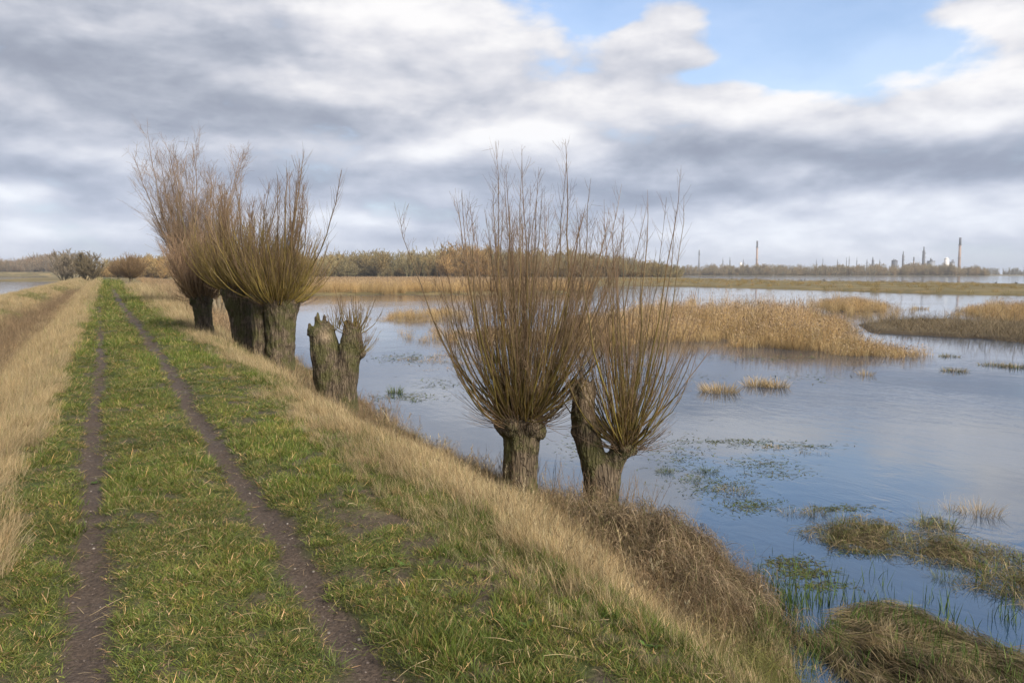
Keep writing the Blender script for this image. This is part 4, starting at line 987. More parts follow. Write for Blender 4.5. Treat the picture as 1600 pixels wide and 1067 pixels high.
def build_far_trees():
    x, y = gd(303, 52.0)
    def rod_tree(loc, lab, seed, n, L, lean, spread, tw, tl, tsub):
        rng = np.random.default_rng(seed); root = empty('bare_tree', loc, lab, 'tree'); T = Acc(); A = Acc()
        P0 = np.array([[(0, 0, -.3), (.05, 0, .5), (.03, .03, 1.3), (*vr(.05), 2.0)], [(.1, 0, -.3), (.2, 0, .6), (*vr(.5), 1.5), (*vr(.8), 2.4)], [(-.1, 0, -.3), (-.1, .05, .6), (*vr(-.4), 1.5), (*vr(-.65), 2.4)]])
        tubes(T, P0, np.array([[.22, .17, .15, .10]] * 3), 8, np.full((3, 4, 3), (.16, .13, .085)))
        mobj('trunk', T.mesh('trunk', M_TWIG, True), root)
        i = rng.integers(0, 3, n); f = rng.random(n)[:, None]; base = P0[i, 1] * (1 - f) + P0[i, 3] * f
        a_ = rng.random(n) * 6.28; d0 = np.stack([np.cos(a_) * spread, np.sin(a_) * spread, np.ones(n)], 1) + np.array([*vr(lean), 0]) + (P0[i, 3] - P0[i, 0]) * np.array([.3, .3, 0])
        LL = rng.uniform(*L, n)
        shoots(rng, base, d0, LL, .035 * LL / L[1] + .01, .75, S=14, twigs=tw, twig_len=tl, tcol=[(.26, .18, .11), (.22, .15, .10)], bcol=[(.22, .19, .08), (.19, .16, .08)], wob=.07, twig_from=.05, acc=A, twig_r=.0065, tipr=.006, tsub=tsub, rate=1.2)
        mobj('crown', A.mesh('crown', M_TWIG, True), root)
    rod_tree((x, y, gz(x, y)), 'tallest bare tree, an unpruned spreading one rising behind the row of pollards', 201, 40, (4.0, 10.2), -.03, .30, 60, 2.3, 4)
    x, y = gd(340, 50.0)
    rod_tree((x, y, gz(x, y)), 'slim upright bare tree between the tallest tree and the pollard trio', 202, 12, (3.6, 7.6), .03, .14, 44, .9, 2)
    # round pollards far along the dike's right side
    for px, py, zb, lab, sd, hh, R in ((205, 446, .5, 'rounded tawny willow by the right side of the far path, nearest of the far ones', 211, 1.3, 5.4),
                                       (186, 441, .6, 'rounded tawny willow just left of the nearest far one, by the path', 212, 1.3, 5.2)):
        x, y = gp(px, py, zb); z = gz(x, y); rng = np.random.default_rng(sd)
        ch = [stem(hh, .45, (0, 0), 1.2, 1.5)]
        willow('rounded_willow', (x, y, z), lab, ch, [dict(c=(0, 0, hh), rad=1.1, zr=.5, n=560, L=(R * .45, R * 1.2), pw=.7, spread=1.35, r0=.035, up=.70, tw=9, tl=R * .28, tr=.02, tipr=.02, fuzz=200, rim=.25, wob=.10,
               bcol=[(.17, .115, .055)], tcol=[(.21, .135, .07), (.18, .12, .06)])], sd, voxel=.1, furrow=.03, lump=.05)
    # trees on the left bank far off
    for px, dep, H, sp, lab, sd in ((100, 300, 12.8, 12.0, 'tallest tree of the left bank clump, with a pale open crown', 221),
                                    (118, 310, 11.8, 12.0, 'second bare tree from the left in the left bank clump, dense and olive', 222),
                                    (132, 290, 10.8, 10.5, 'third bare tree from the left in the left bank clump', 223),
                                    (146, 280, 8.8, 8.5, 'lowest bare tree at the path end of the left bank clump', 224)):
        x, y = gd(px, dep)
        tree_obj('bank_tree', (x, y, gz(x, y)), lab, sd, H, sp, group='trees on the left bank', stems=9, lv=(16, 11, 8), r0=.20, tw_r=.042, base_h=.12,
                 col=[(.09, .075, .045)], tcol=[(.17, .13, .07) if px > 110 else (.26, .21, .15)], up=.5)
build_far_trees()

# far woods: masses of bare trees
def wood_tree(seed, H=10, sp=7):
    rng = np.random.default_rng(seed)
    A = bare_tree(rng, H, sp, stems=4, lv=(11, 8, 6), r0=.18, tw_r=.05, base_h=.03, col=[(.18, .15, .09)], tcol=[(.40, .31, .16), (.33, .27, .14), (.28, .21, .12)], up=.55, tl=.4)
    return A.mesh('wood_tree', M_TREE)
T_WOOD = gn_tree('wood_trees', tuft_collection('wood_tree', [wood_tree(300 + i, 10, sp) for i, sp in enumerate((7, 8, 6, 9, 7, 5))]))
def wood(name, cols, seed):
    """cols: list of (px0, px1, depth0, depth1, height profile [(px, m)], count, tint)"""
    rng = np.random.default_rng(seed); P = []; S = []; Tn = []
    for px0, px1, d0, d1, prof, n, tn in cols:
        px = rng.uniform(px0, px1, n); dp = d0 + (d1 - d0) * rng.random(n) ** 1.3
        hh = np.interp(px, [p for p, _ in prof], [h for _, h in prof]) * rng.uniform(.68, 1.14, n) * (.85 + .35 * (dp - d0) / (d1 - d0 + 1e-6))
        hh *= 1 + .10 * vn3(px / 18, px * 0, px * 0, seed)
        for a, b_, h in zip(px, dp, hh):
            x, y = gd(a, b_); P.append((x, y)); S.append(h / 10.)
        m2 = n; px2 = rng.uniform(px0, px1, m2); hh2 = np.interp(px2, [p for p, _ in prof], [h for _, h in prof]) * rng.uniform(.3, .5, m2); d2 = d0 + (d1 - d0) * rng.random(m2) * .6
        for a, b_, h in zip(px2, d2, hh2):
            x, y = gd(a, b_); P.append((x, y)); S.append(h / 10.)
        px = np.concatenate([px, px2]); dp = np.concatenate([dp, d2]); n = len(px)
        blk = vn3(px / 22, dp / 60, px * 0, seed + 1)[:, None]
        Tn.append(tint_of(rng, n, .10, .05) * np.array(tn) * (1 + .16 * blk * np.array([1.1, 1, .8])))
    P = np.array(P); S = np.array(S); z = hgt(P[:, 0], P[:, 1]) - .3
    rot = np.stack([0 * S, 0 * S, rng.random(len(S)) * 6.28], 1); wide = rng.uniform(.85, 1.2, len(S)) * np.where(S * 10 < 11, 1.9, 1)
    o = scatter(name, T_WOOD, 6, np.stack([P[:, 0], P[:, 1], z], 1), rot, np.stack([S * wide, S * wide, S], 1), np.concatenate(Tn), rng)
    return o
wood('woodland', [(160, 1062, 640, 760, [(160, 17), (260, 19), (480, 20), (600, 23), (690, 24), (760, 25), (860, 24), (950, 20), (1010, 16), (1062, 11)], 760, (.92, .92, .82)),
                  (690, 765, 600, 640, [(690, 22), (730, 27), (765, 23)], 26, (1.18, .98, .78))], 401)
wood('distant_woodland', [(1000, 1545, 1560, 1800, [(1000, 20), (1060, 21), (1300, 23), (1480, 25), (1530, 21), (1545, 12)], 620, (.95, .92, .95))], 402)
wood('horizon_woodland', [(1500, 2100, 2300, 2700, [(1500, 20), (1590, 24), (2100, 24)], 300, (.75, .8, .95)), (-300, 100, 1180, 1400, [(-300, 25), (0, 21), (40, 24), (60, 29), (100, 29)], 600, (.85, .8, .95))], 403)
wood('dike_end_woodland', [(148, 262, 450, 560, [(148, 7), (160, 6), (172, 7), (200, 10), (225, 14), (262, 15)], 120, (1.15, 1.0, .8))], 404)

# ------------------------------------------------------------------ refinery on the horizon
def simple_mat(name, c0, c1=None, scale=.08, rough=.8, metal=0):
    m_, N = newmat(name); g = N.n('ShaderNodeNewGeometry')
    col = N.ramp(N.noise(g.outputs['Position'], scale, 5, .6), [(.35, c0), (.65, c1 or c0)])
    bs = N.n('ShaderNodeBsdfPrincipled'); N.link(col, bs.inputs['Base Color']); bs.inputs['Roughness'].default_value = rough; bs.inputs['Metallic'].default_value = metal
    out = N.n('ShaderNodeOutputMaterial'); N.link(bs.outputs[0], out.inputs[0]); return m_
M_BRICK = simple_mat('stack_concrete', (.30, .20, .16), (.38, .27, .22)); M_DARK = simple_mat('soot_steel', (.08, .085, .10), (.14, .14, .16))
M_STEEL = simple_mat('plant_steel', (.16, .17, .20), (.22, .23, .26)); M_WHITE = simple_mat('white_tank_paint', (.80, .76, .72), (.72, .68, .62))
M_BIRD = simple_mat('dark_plumage', (.03, .028, .025), (.06, .05, .045), 8)
def ring(acc, c, r0, r1, z0, z1, sides=16, col=(0, 0, 0), capped=True):
    P = np.array([[(c[0], c[1], z0), (c[0], c[1], z0 + (z1 - z0) * .5), (c[0], c[1], z1)]], float)
    th = np.arange(sides) * 2 * math.pi / sides; V = []
    prof = [(z0, 0.001), (z0, r0), ((z0 + z1) / 2, (r0 + r1) / 2), (z1, r1), (z1, 0.001)]
    for z_, r_ in prof: V.append(np.stack([c[0] + r_ * np.cos(th), c[1] + r_ * np.sin(th), np.full(sides, z_)], 1))
    k = np.arange(sides); k2 = (k + 1) % sides
    Fq = np.concatenate([np.stack([i * sides + k, i * sides + k2, (i + 1) * sides + k2, (i + 1) * sides + k], 1) for i in range(len(prof) - 1)])
    acc.add(np.concatenate(V), Fq, col)
def boxa(acc, c, s):
    x, y, z = c; a, b_, d = s[0] / 2, s[1] / 2, s[2]
    V = np.array([(x + i * a, y + j * b_, z + k * d) for k in (0, 1) for i, j in ((-1, -1), (1, -1), (1, 1), (-1, 1))], float)
    Fq = np.array([[0, 3, 2, 1], [4, 5, 6, 7], [0, 1, 5, 4], [1, 2, 6, 5], [2, 3, 7, 6], [3, 0, 4, 7]]); acc.add(V, Fq, (0, 0, 0))
def amesh(acc, name, mat, parent=None, smooth=False):
    return mobj(name, mesh_np(name, np.concatenate(acc.V), np.concatenate(acc.F), None, [mat], smooth), parent)
DR = 2300.0
def hpx(py): return CAMZ + (HZ - py) * DR / F / 1.0
def build_refinery():
    def chimney(px, top, w, lab, mat, cap=True, group='refinery chimneys'):
        x, y = gd(px, DR); h = hpx(top); rt = empty('chimney', (x, y, 0), lab, 'chimney', group); r = w * DR / F / 2
        a = Acc(); ring(a, (0, 0), r * 1.35, r, 0, h * .8, 20); amesh(a, 'shaft', mat, rt)
        a = Acc(); ring(a, (0, 0), r * 1.0, r * 1.02, h * .8, h, 20); amesh(a, 'cap', M_DARK if cap else mat, rt)
        for zf in (.45, .8):
            a = Acc(); ring(a, (0, 0), r * 1.6, r * 1.6, h * zf, h * zf + 1.6, 20); amesh(a, 'walkway', M_STEEL, rt)
    chimney(1092, 391, 2.0, 'shortest of the slender grey chimneys, at the far left of the industrial skyline', M_STEEL, False)
    chimney(1182, 377, 2.6, 'tall grey brown chimney standing alone left of the plant', M_BRICK)
    chimney(1498, 372, 3.4, 'tallest chimney, pinkish with a dark top, at the right end of the plant', M_BRICK)
    chimney(1427, 402, 1.8, 'short reddish chimney between the two dark steel towers', M_BRICK)
    def tower(px, top, w, lab, seed):
        rng = np.random.default_rng(seed); x, y = gd(px, DR); h = hpx(top); rt = empty('process_tower', (x, y, 0), lab, 'tower', 'refinery towers'); r = w * DR / F / 2
        a = Acc(); ring(a, (0, 0), r, r * .9, 0, h * .86, 14); ring(a, (0, 0), r * .45, r * .35, h * .86, h, 10); amesh(a, 'column', M_DARK if w > 2.4 else M_STEEL, rt)
        a = Acc()
        for k in range(5): boxa(a, (r * .9, 0, h * (.2 + .14 * k)), (r * 1.6, r * 2.2, 1.2))
        ring(a, (r * 1.5, 0), r * .22, r * .22, 0, h * .8, 8); amesh(a, 'platforms', M_STEEL, rt)
    tower(1442, 386, 4.2, 'tallest dark steel tower in the middle of the plant', 1)
    tower(1410, 393, 3.0, 'narrow steel tower with a thin flare tip, left of the short reddish chimney', 2)
    small = [(1129, 403, 1.6, 'left one of the two tiny dark towers between the slender and the lone chimney'), (1140, 402, 1.9, 'right one of the two tiny dark towers between the slender and the lone chimney'),
             (1161, 405, 1.8, 'tiny tower with a wide top just left of the tall lone chimney'),
             (1275, 405, 1.2, 'faint thin tower, first of the row right of the lone chimney'), (1285, 403, 1.1, 'faint thin mast, second of the row right of the lone chimney'), (1308, 405, 1.8, 'stubby tower, third of the row right of the lone chimney'),
             (1322, 402, 1.1, 'thin mast, fourth of the row right of the lone chimney'), (1326, 400, 1.3, 'tallest thin mast of the faint row in the middle of the skyline'), (1338, 402, 1.4, 'thin tower right of the tallest faint mast'),
             (1354, 405, 2.0, 'small squat tower halfway to the refinery block'), (1363, 402, 3.2, 'tapering grey tower left of the wide dark block'), (1374, 405, 2.0, 'small pointed tower beside the tapering grey tower')]
    for i, (px, top, w, lab) in enumerate(small): tower(px, top, w, lab, 10 + i)
    def block(px, top, w, lab, seed, mat=M_STEEL):
        rng = np.random.default_rng(seed); x, y = gd(px, DR); h = hpx(top); rt = empty('plant_building', (x, y, 0), lab, 'building', 'refinery buildings'); W_ = w * DR / F
        a = Acc(); boxa(a, (0, 0, 0), (W_, W_ * .8, h * .8)); amesh(a, 'wall', mat, rt)
        a = Acc(); boxa(a, (0, 0, h * .8), (W_ * 1.03, W_ * .83, h * .05))
        for k in range(5): boxa(a, ((k - 2) * W_ * .2, rng.uniform(-.2, .2) * W_, h * .8), (W_ * .12, W_ * .12, h * rng.uniform(.06, .22)))
        amesh(a, 'roof', M_DARK, rt)
    block(1397, 403, 7, 'wide dark plant block left of the flare tower', 31, M_DARK); block(1454, 404, 9, 'low dark plant block right of the tallest steel tower', 32); block(1421, 410, 6, 'low grey plant block at the foot of the short reddish chimney', 33)
    block(1487, 406, 6, 'grey plant block between the white tank and the tallest chimney', 34)
    x, y = gd(1478, DR); rt = empty('storage_tank', (x, y, 0), 'white round storage tank left of the tallest chimney', 'tank')
    a = Acc(); r = 3.6 * DR / F; ring(a, (0, 0), r, r, 0, hpx(405), 28); amesh(a, 'shell', M_WHITE, rt); a = Acc(); ring(a, (0, 0), r, r * .3, hpx(405), hpx(402.5), 28); amesh(a, 'roof', M_WHITE, rt)
    x, y = gd(1157, DR); rt = empty('storage_tank', (x, y, 0), 'tiny white storage tank left of the tall lone chimney', 'tank')
    a = Acc(); r = 1.8 * DR / F; ring(a, (0, 0), r, r, 0, hpx(411), 24); amesh(a, 'shell', M_WHITE, rt); a = Acc(); ring(a, (0, 0), r, r * .3, hpx(411), hpx(410), 24); amesh(a, 'roof', M_WHITE, rt)
build_refinery()

# waterfowl on the edge of the far strip
def build_birds():
    a = Acc()
    def ell(c, r, s=10):
        th = np.linspace(0, 2 * math.pi, s, endpoint=False); ph = np.linspace(0, math.pi, 7); V = []
        for p in ph: V.append(np.stack([c[0] + r[0] * math.sin(p) * np.cos(th) + 0 * th, c[1] + r[1] * math.sin(p) * np.sin(th), np.full(s, c[2] + r[2] * math.cos(p))], 1))
        k = np.arange(s); k2 = (k + 1) % s
        a.add(np.concatenate(V), np.concatenate([np.stack([i * s + k, i * s + k2, (i + 1) * s + k2, (i + 1) * s + k], 1) for i in range(6)]), (0, 0, 0))
    ell((0, 0, .32), (.38, .17, .17)); ell((.30, 0, .50), (.07, .06, .20)); ell((.37, 0, .70), (.12, .07, .075)); ell((.50, 0, .68), (.08, .03, .025)); ell((-.42, 0, .36), (.16, .09, .05))
    ell((.02, .07, .08), (.025, .02, .12)); ell((.02, -.07, .08), (.025, .02, .12))
    me = mesh_np('waterbird', np.concatenate(a.V), np.concatenate(a.F), None, [M_BIRD], True)
    rng = np.random.default_rng(5)
    for px, py in ((1143, 437.6), (1174, 438.4), (1217, 438.8), (1252, 439.4), (1257, 439.2), (1288, 440.0), (1378, 441.6), (1381, 441.8), (1428, 442.2), (1519, 443.4), (1556, 444.0), (1588, 444.4)):
        x, y = gp(px, py, .3); o = mobj('waterbird', me); o.location = (x, y, max(gz(x, y), -.05)); o.rotation_euler[2] = rng.uniform(0, 6.28); o.scale = (1.1,) * 3
        tag(o, 'tiny dark goose-like bird on the far edge of the long grassy strip', 'bird', 'waterfowl on the far strip')
build_birds()

# ------------------------------------------------------------------ tussocks, mats and mounds by the near shore
def tussock(name, px, py, rad, h, n, label, kind='green', group='tussocks standing in the water', seed=0, w=(.004, .008), zoff=0):
    rng = np.random.default_rng(1000 + seed); x, y = gp(px, py, 0.0); A = Acc()
    r = rad * np.sqrt(rng.random(n)); a = rng.random(n) * 2 * math.pi
    base = np.stack([r * np.cos(a), r * np.sin(a), -.06 + .0 * r], 1)
    d = np.stack([np.cos(a) * r / rad * .55, np.sin(a) * r / rad * .55, np.ones(n)], 1) + rng.standard_normal((n, 3)) * .22
    k = rng.random(n) * .9; bend = np.stack([np.cos(a) * k, np.sin(a) * k, -k * .8], 1)
    cols = {'green': GREEN + YELG, 'straw': REEDC + STRAWC, 'mixed': GREEN[:3] + YELG + STRAWC + BROWNC}[kind]
    c = pal(rng, n, cols, .18); L = h * rng.uniform(.45, 1.1, n)
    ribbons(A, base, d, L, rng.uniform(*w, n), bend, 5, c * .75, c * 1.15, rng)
    if kind != 'straw':
        m_ = n // 3; a = rng.random(m_) * 2 * math.pi; r = rad * rng.uniform(.3, 1.5, m_)
        c = pal(rng, m_, BROWNC + [(.05, .06, .02)], .2)
        ribbons(A, np.stack([r * np.cos(a), r * np.sin(a), .004 + .01 * rng.random(m_)], 1), np.stack([np.cos(a) + rng.standard_normal(m_) * .6, np.sin(a) + rng.standard_normal(m_) * .6, .06 * np.ones(m_)], 1), rng.uniform(.2, .6, m_) * h, rng.uniform(*w, m_), np.zeros((m_, 3)), 2, c, c, rng)
    o = mobj(name, A.mesh(name, M_PLANT)); o.location = (x, y, max(0, gz(x, y)) + zoff)
    return tag(o, label, 'tussock', group)
def local_mesh(acc, name, mat, org):
    V = np.concatenate(acc.V) - np.array(org)
    o = mobj(name, mesh_np(name, V, np.concatenate(acc.F), np.concatenate(acc.Cc), [mat])); o.location = org; return o
def build_shore():
    rng = np.random.default_rng(500)
    # dead bracken-like mound overhanging the bank
    n = 15000; A = Acc()
    P = np.stack([MOUND1[0] + rng.standard_normal(n) * .5 + .05, MOUND1[1] + rng.standard_normal(n) * .95], 1)
    g = np.exp(-(((P[:, 0] - MOUND1[0]) / MOUND1R[0]) ** 2 + ((P[:, 1] - MOUND1[1]) / MOUND1R[1]) ** 2) * 1.2); P = P[g + .35 * fbm(P[:, 0] * 3, P[:, 1] * 3, oct=3, seed=615) > .24]; n = len(P)
    out = P - np.array(MOUND1); D = np.array([.45, -.35]) + out * .35 + np.stack([fbm(P[:, 0] * 3, P[:, 1] * 3, seed=611), fbm(P[:, 0] * 3, P[:, 1] * 3, seed=612)], 1) * 2.2 + rng.standard_normal((n, 2)) * .75; D /= np.linalg.norm(D, axis=1, keepdims=True)
    lift = .0 + .20 * rng.random(n) ** 1.3 * (.5 + 1.2 * sstep(-.2, .3, fbm(P[:, 0] * 3.5, P[:, 1] * 3.5, oct=3, seed=613)))
    lying(rng, A, P, D, rng.uniform(.07, .27, n), rng.uniform(.003, .0075, n), lift, [(.22, .155, .09), (.29, .21, .13), (.12, .085, .05), (.36, .27, .17), (.17, .12, .07), (.10, .095, .035)], arch=.09, curl=1.3, patch=.9)
    m_ = 2600; P = np.stack([MOUND1[0] + rng.standard_normal(m_) * .6, MOUND1[1] + rng.standard_normal(m_) * 1.1], 1)
    base = np.stack([P[:, 0], P[:, 1], hgt(P[:, 0], P[:, 1]) + .05], 1); c = pal(rng, m_, [(.24, .165, .09), (.16, .105, .06), (.10, .10, .03)], .2)
    aa = rng.random(m_) * 6.28; kk = rng.random(m_)
    ribbons(A, base, np.stack([rng.standard_normal(m_) * .6 + .2, rng.standard_normal(m_) * .6, np.ones(m_)], 1), rng.uniform(.15, .42, m_), rng.uniform(.003, .006, m_), np.stack([np.cos(aa) * kk, np.sin(aa) * kk, -kk * 1.5], 1), 6, c, c, rng)
    tag(local_mesh(A, 'dead_fern_mound', M_PLANT, (MOUND1[0], MOUND1[1], gz(*MOUND1))), 'mound of tangled brown dead stems overhanging the water in front of the leaning willow', 'dead plants')
    # matted sedge, near right corner
    n = 14000; A = Acc(); Pm = np.array(MAT2); lo, hi = Pm.min(0), Pm.max(0); P = np.stack([rng.uniform(lo[0], hi[0], n), rng.uniform(lo[1], hi[1], n)], 1)
    dd = sdf(MAT2, P[:, 0], P[:, 1]) + .45 * fbm(P[:, 0] * 2.5, P[:, 1] * 2.5, oct=4, seed=45); P = P[dd > -.05]; n = len(P)
    ang = 4.5 * fbm(P[:, 0] * 1.3, P[:, 1] * 1.3, seed=46) - .55; D = np.stack([np.cos(ang), np.sin(ang)], 1) + rng.standard_normal((n, 2)) * .28; D /= np.linalg.norm(D, axis=1, keepdims=True)
    lying(rng, A, P, D, rng.uniform(.18, .45, n), rng.uniform(.003, .007, n), .01 + .07 * rng.random(n), [(.20, .15, .08), (.27, .205, .12), (.13, .115, .04), (.10, .11, .03), (.15, .105, .06)], arch=.05, curl=.9, patch=.9)
    c0 = Pm.mean(0); tag(local_mesh(A, 'sedge_mat', M_PLANT, (c0[0], c0[1], gz(*c0))), 'flattened mat of brown and green sedge in the near right corner', 'sedge')
    # band of green-brown tussock growth
    n = 9000; A = Acc(); Pm = np.array(TUSS); lo, hi = Pm.min(0), Pm.max(0); P = np.stack([rng.uniform(lo[0], hi[0], n), rng.uniform(lo[1], hi[1], n)], 1)
    dd = sdf(TUSS, P[:, 0], P[:, 1]) + 1.1 * fbm(P[:, 0] * 1.8, P[:, 1] * 1.8, oct=4, seed=47); P = P[dd > .02]; n = len(P)
    z = np.maximum(hgt(P[:, 0], P[:, 1]), -.02); c = pal(rng, n, GREEN + YELG + YELG + STRAWC[1:4] + BROWNC[1:2], .2) * 1.3; aa = rng.random(n) * 6.28; kk = rng.random(n)
    cl = .5 + .5 * sstep(-.1, .3, fbm(P[:, 0] * 3, P[:, 1] * 3, seed=48))
    ribbons(A, np.stack([P[:, 0], P[:, 1], z - .02], 1), np.stack([rng.standard_normal(n) * .6, rng.standard_normal(n) * .6, np.ones(n)], 1), rng.uniform(.10, .32, n) * cl ** 1.6 * 1.3, rng.uniform(.004, .009, n), np.stack([np.cos(aa) * kk, np.sin(aa) * kk, -kk * 1.2], 1) * 1.3, 5, c * .75, c * 1.15, rng)
    n = 3500; P = P[rng.integers(0, len(P), n)]; aa = rng.random(n) * 6.28
    lying(rng, A, P, np.stack([np.cos(aa), np.sin(aa)], 1), rng.uniform(.12, .35, n), rng.uniform(.004, .008, n), .01 + .05 * rng.random(n), [(.17, .13, .06), (.10, .10, .03), (.24, .18, .10)])
    c0 = Pm.mean(0); tag(local_mesh(A, 'tussock_band', M_PLANT, (c0[0], c0[1], 0)), 'long low band of green and brown marsh grass in the near water', 'marsh grass')
    # upright green flag leaves at the bank foot
    n = 3600; A = Acc(); x0, y0 = gp(1330, 1020, 0)
    px = 1180 + 420 * rng.random(n) ** 1.7; py = 990 + rng.standard_normal(n) * 42 + (px - 1330) * .12; Q = np.array([gp(a, b_, .0) for a, b_ in zip(px, py)])
    Q = Q[fbm(Q[:, 0] * 3.5, Q[:, 1] * 3.5, seed=49) > .02]; n = len(Q); z = np.maximum(hgt(Q[:, 0], Q[:, 1]), -.03)
    c = pal(rng, n, [(.07, .12, .025), (.05, .09, .02), (.11, .15, .035)], .2)
    ribbons(A, np.stack([Q[:, 0], Q[:, 1], z - .02], 1), np.stack([rng.standard_normal(n) * .16, rng.standard_normal(n) * .16, np.ones(n)], 1), rng.uniform(.12, .32, n), rng.uniform(.007, .012, n), np.stack([rng.standard_normal(n) * .3, rng.standard_normal(n) * .3, -.1 * np.ones(n)], 1), 4, c * .8, c * 1.2, rng)
    tag(local_mesh(A, 'water_plants', M_PLANT, (x0, y0, 0)), kind='stuff')
    # dark brush spit
    A = Acc(); n = 12000; Q, d = poly_points(rng, SPIT, 40); Q = Q[rng.permutation(len(Q))[:n]]; n = len(Q); z = hgt(Q[:, 0], Q[:, 1])
    c = pal(rng, n, [(.16, .12, .07), (.22, .165, .10), (.11, .085, .05), (.27, .21, .12)], .2); aa = rng.standard_normal(n) * .9 + .2; kk = rng.random(n)
    ribbons(A, np.stack([Q[:, 0], Q[:, 1], z - .05], 1), np.stack([rng.standard_normal(n) * .9 + .4, rng.standard_normal(n) * .9, np.ones(n)], 1), rng.uniform(.7, 1.9, n) * (.7 + 1.1 * fbm(Q[:, 0] / 4, Q[:, 1] / 4, seed=50)), rng.uniform(.012, .028, n), np.stack([np.cos(aa) * kk, np.sin(aa) * kk, -kk * 1.4], 1) * 1.9, 5, c * .85, c * 1.15, rng)
    c0 = np.array(SPIT).mean(0); tag(local_mesh(A, 'bramble_thicket', M_PLANT, (c0[0], c0[1], 0)), 'low dark brown thicket on a spit in the water, right of the main reed bed', 'thicket')
    # tussocks
    T = [(1040, 737, .13, .20, 130, 'small spiky green tuft in the water right of the leaning willow', 'green'),
         (1082, 750, .16, .16, 120, 'low green tuft just left of the pair near the floating weed', 'green'),
         (1104, 737, .17, .20, 140, 'spiky green tuft behind the low one, right of the leaning willow', 'green'),
         (1145, 768, .34, .17, 330, 'broad yellow green tussock with weed floating round it', 'mixed'),
         (1237, 803, .15, .18, 120, 'left one of two small tufts above the marsh grass band', 'mixed'),
         (1275, 803, .17, .24, 150, 'right one of two small tufts above the marsh grass band, with a tall blade', 'mixed'),
         (1303, 797, .13, .10, 60, 'tiny green scrap of grass right of the two small tufts', 'green'),
         (1480, 905, .15, .20, 150, 'bright green tuft in the water below the marsh grass band', 'green'),
         (1300, 838, .18, .12, 130, 'low green tuft at the left tip of the marsh grass band', 'green'),
         (1125, 612, .55, .45, 420, 'wide straw coloured tuft in open water, leftmost of the straw tufts', 'straw'),
         (1182, 603, .38, .45, 260, 'straw coloured tuft between two others in open water', 'straw'),
         (1212, 605, .36, .45, 260, 'straw coloured tuft beside the middle one, its right neighbour', 'straw'),
         (1491, 580, .40, .28, 220, 'rounded yellow green tussock alone in open water', 'mixed'),
         (1482, 557, .40, .25, 160, 'small tussock just beyond the rounded yellow green one', 'mixed'),
         (1353, 586, .25, .35, 90, 'thin straw tuft alone in the middle of the open water', 'straw'),
         (1555, 571, .55, .25, 240, 'left one of two low tussocks near the right edge', 'mixed'),
         (1587, 574, .50, .28, 240, 'right one of two low tussocks near the right edge', 'mixed'),
         (1530, 803, .26, .34, 190, 'dry standing reed tuft, the widest one right of the water', 'straw'),
         (1487, 797, .10, .30, 34, 'sparse dry reed stems left of the widest reed tuft', 'straw'),
         (1441, 797, .08, .10, 30, 'tiny brown tuft left of the dry reed tufts', 'mixed'),
         (1208, 700, .20, .16, 110, 'brown tuft in the line of floating weed, leftmost of three', 'straw'),
         (1255, 708, .14, .14, 70, 'brown tuft in the line of floating weed, middle of three', 'mixed'),
         (1285, 710, .14, .12, 60, 'brown tuft in the line of floating weed, rightmost of three', 'mixed'),
         (618, 614, .20, .35, 110, 'green tuft in the water between the stump and the big pollard', 'green'),
         (650, 626, .14, .20, 60, 'tiny green tuft right of the one near the stump', 'green'),
         (600, 641, .28, .14, 150, 'flat green tuft by the shore next to the split stump', 'green'),
         (1437, 483, .9, .5, 110, 'low brown tuft far out beyond the dark thicket', 'straw')]
    for i, (px, py, r, h, n, lab, kd) in enumerate(T):
        dist = 3.6 * F / max(py - HZ, 5); wk = max(1, dist / 11)
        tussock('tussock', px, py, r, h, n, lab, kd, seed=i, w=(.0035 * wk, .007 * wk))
    # floating weed
    A = Acc(); cs = [(1150, 690, 90, 5, 130), (1225, 697, 90, 6, 120), (1190, 725, 70, 14, 150), (1170, 790, 60, 14, 220), (1120, 760, 70, 22, 260), (1310, 795, 60, 6, 120), (1230, 880, 50, 14, 160), (1260, 895, 50, 10, 160), (1280, 915, 60, 8, 90), (640, 620, 70, 9, 130),
          (680, 600, 40, 12, 60), (1060, 715, 60, 40, 200), (1220, 742, 60, 8, 60), (1350, 862, 70, 9, 80), (640, 560, 60, 10, 160), (900, 700, 40, 30, 60), (1260, 590, 130, 10, 70), (1200, 560, 130, 6, 120), (1000, 590, 120, 8, 120)]
    Q = []
    for cx, cy, sx, sy, n in cs:
        for _ in range(int(n * 1.8)): 
            a_, b_ = cx + rng.standard_normal() * sx * .45, cy + rng.standard_normal() * sy * .45; Q.append((*gp(a_, b_, 0), 3.6 * F / (b_ - HZ)))
    Q = np.array(Q); n = len(Q); aa = rng.random(n) * 6.28; wk = np.maximum(1, Q[:, 2] / 13)
    c = pal(rng, n, [(.075, .11, .025), (.12, .15, .035), (.07, .06, .03), (.13, .11, .05)], .2)
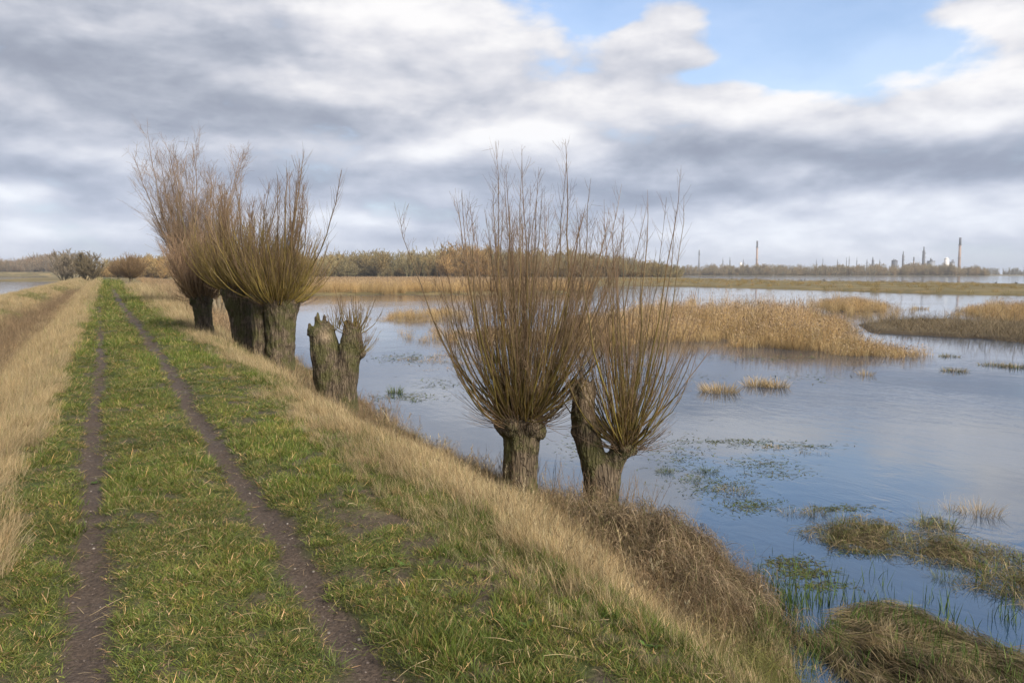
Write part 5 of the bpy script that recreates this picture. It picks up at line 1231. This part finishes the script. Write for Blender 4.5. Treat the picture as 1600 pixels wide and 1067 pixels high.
    ribbons(A, np.stack([Q[:, 0], Q[:, 1], np.full(n, .003)], 1), np.stack([np.cos(aa), np.sin(aa), rng.uniform(-.02, .5, n) ** 2], 1), rng.uniform(.04, .13, n) * wk, rng.uniform(.008, .02, n) * wk, rng.standard_normal((n, 3)) * np.array([.6, .6, .02]), 3, c, c, rng,
            side=np.stack([-np.sin(aa), np.cos(aa), 0 * aa], 1))
    tag(local_mesh(A, 'floating_weed', M_PLANT, (10, 10, 0)), kind='stuff')
    # sprouts and dead stems at the feet of the near willows
    for i, (px, py, sp, n, lab) in enumerate(((905, 790, .45, 150, 'thin bare saplings and dead stems at the foot of the leaning willow'), (800, 770, .35, 80, 'thin bare stems round the foot of the big pollard'), (560, 650, .6, 130, 'brown stems heaped at the foot of the split stump'))):
        x, y = gp(px, py, .2); A = Acc(); o2 = np.array(vr(.45)); P = np.stack([rng.standard_normal(n) * sp, rng.standard_normal(n) * sp * .5], 1); P = P + (o2 if i == 0 else 0) * rng.random(n)[:, None]
        base = np.stack([P[:, 0], P[:, 1], hgt(P[:, 0] + x, P[:, 1] + y) - gz(x, y)], 1)
        shoots(rng, base, np.stack([rng.standard_normal(n) * .3, rng.standard_normal(n) * .3, np.ones(n)], 1), rng.uniform(.2, .75, n), np.full(n, .003 if i < 2 else .005), .3, S=7, sides=3, twigs=4, twig_len=.22, acc=A, tcol=[(.15, .10, .06), (.2, .14, .08)], bcol=[(.15, .10, .06), (.2, .14, .08)], twig_r=.0016 if i < 2 else .003, wob=.12)
        o = mobj('sapling_clump', A.mesh('sapling_clump', M_TWIG)); o.location = (x, y, gz(x, y)); tag(o, lab, 'saplings')
build_shore()

# ------------------------------------------------------------------ air
def build_haze():
    a = Acc(); boxa(a, (0, 3290, -2.5), (12400, 6660, 140)); V = np.concatenate(a.V)
    m_ = bpy.data.materials.new('haze'); m_.use_nodes = True; m_.node_tree.nodes.clear(); N = NT(m_.node_tree)
    v = N.n('ShaderNodeVolumePrincipled'); v.inputs['Color'].default_value = (.86, .91, 1, 1); v.inputs['Density'].default_value = .00010
    out = N.n('ShaderNodeOutputMaterial'); N.link(v.outputs[0], out.inputs['Volume'])
    o = mobj('haze', mesh_np('haze', V, np.concatenate(a.F), None, [m_])); tag(o, kind='stuff')
build_haze()
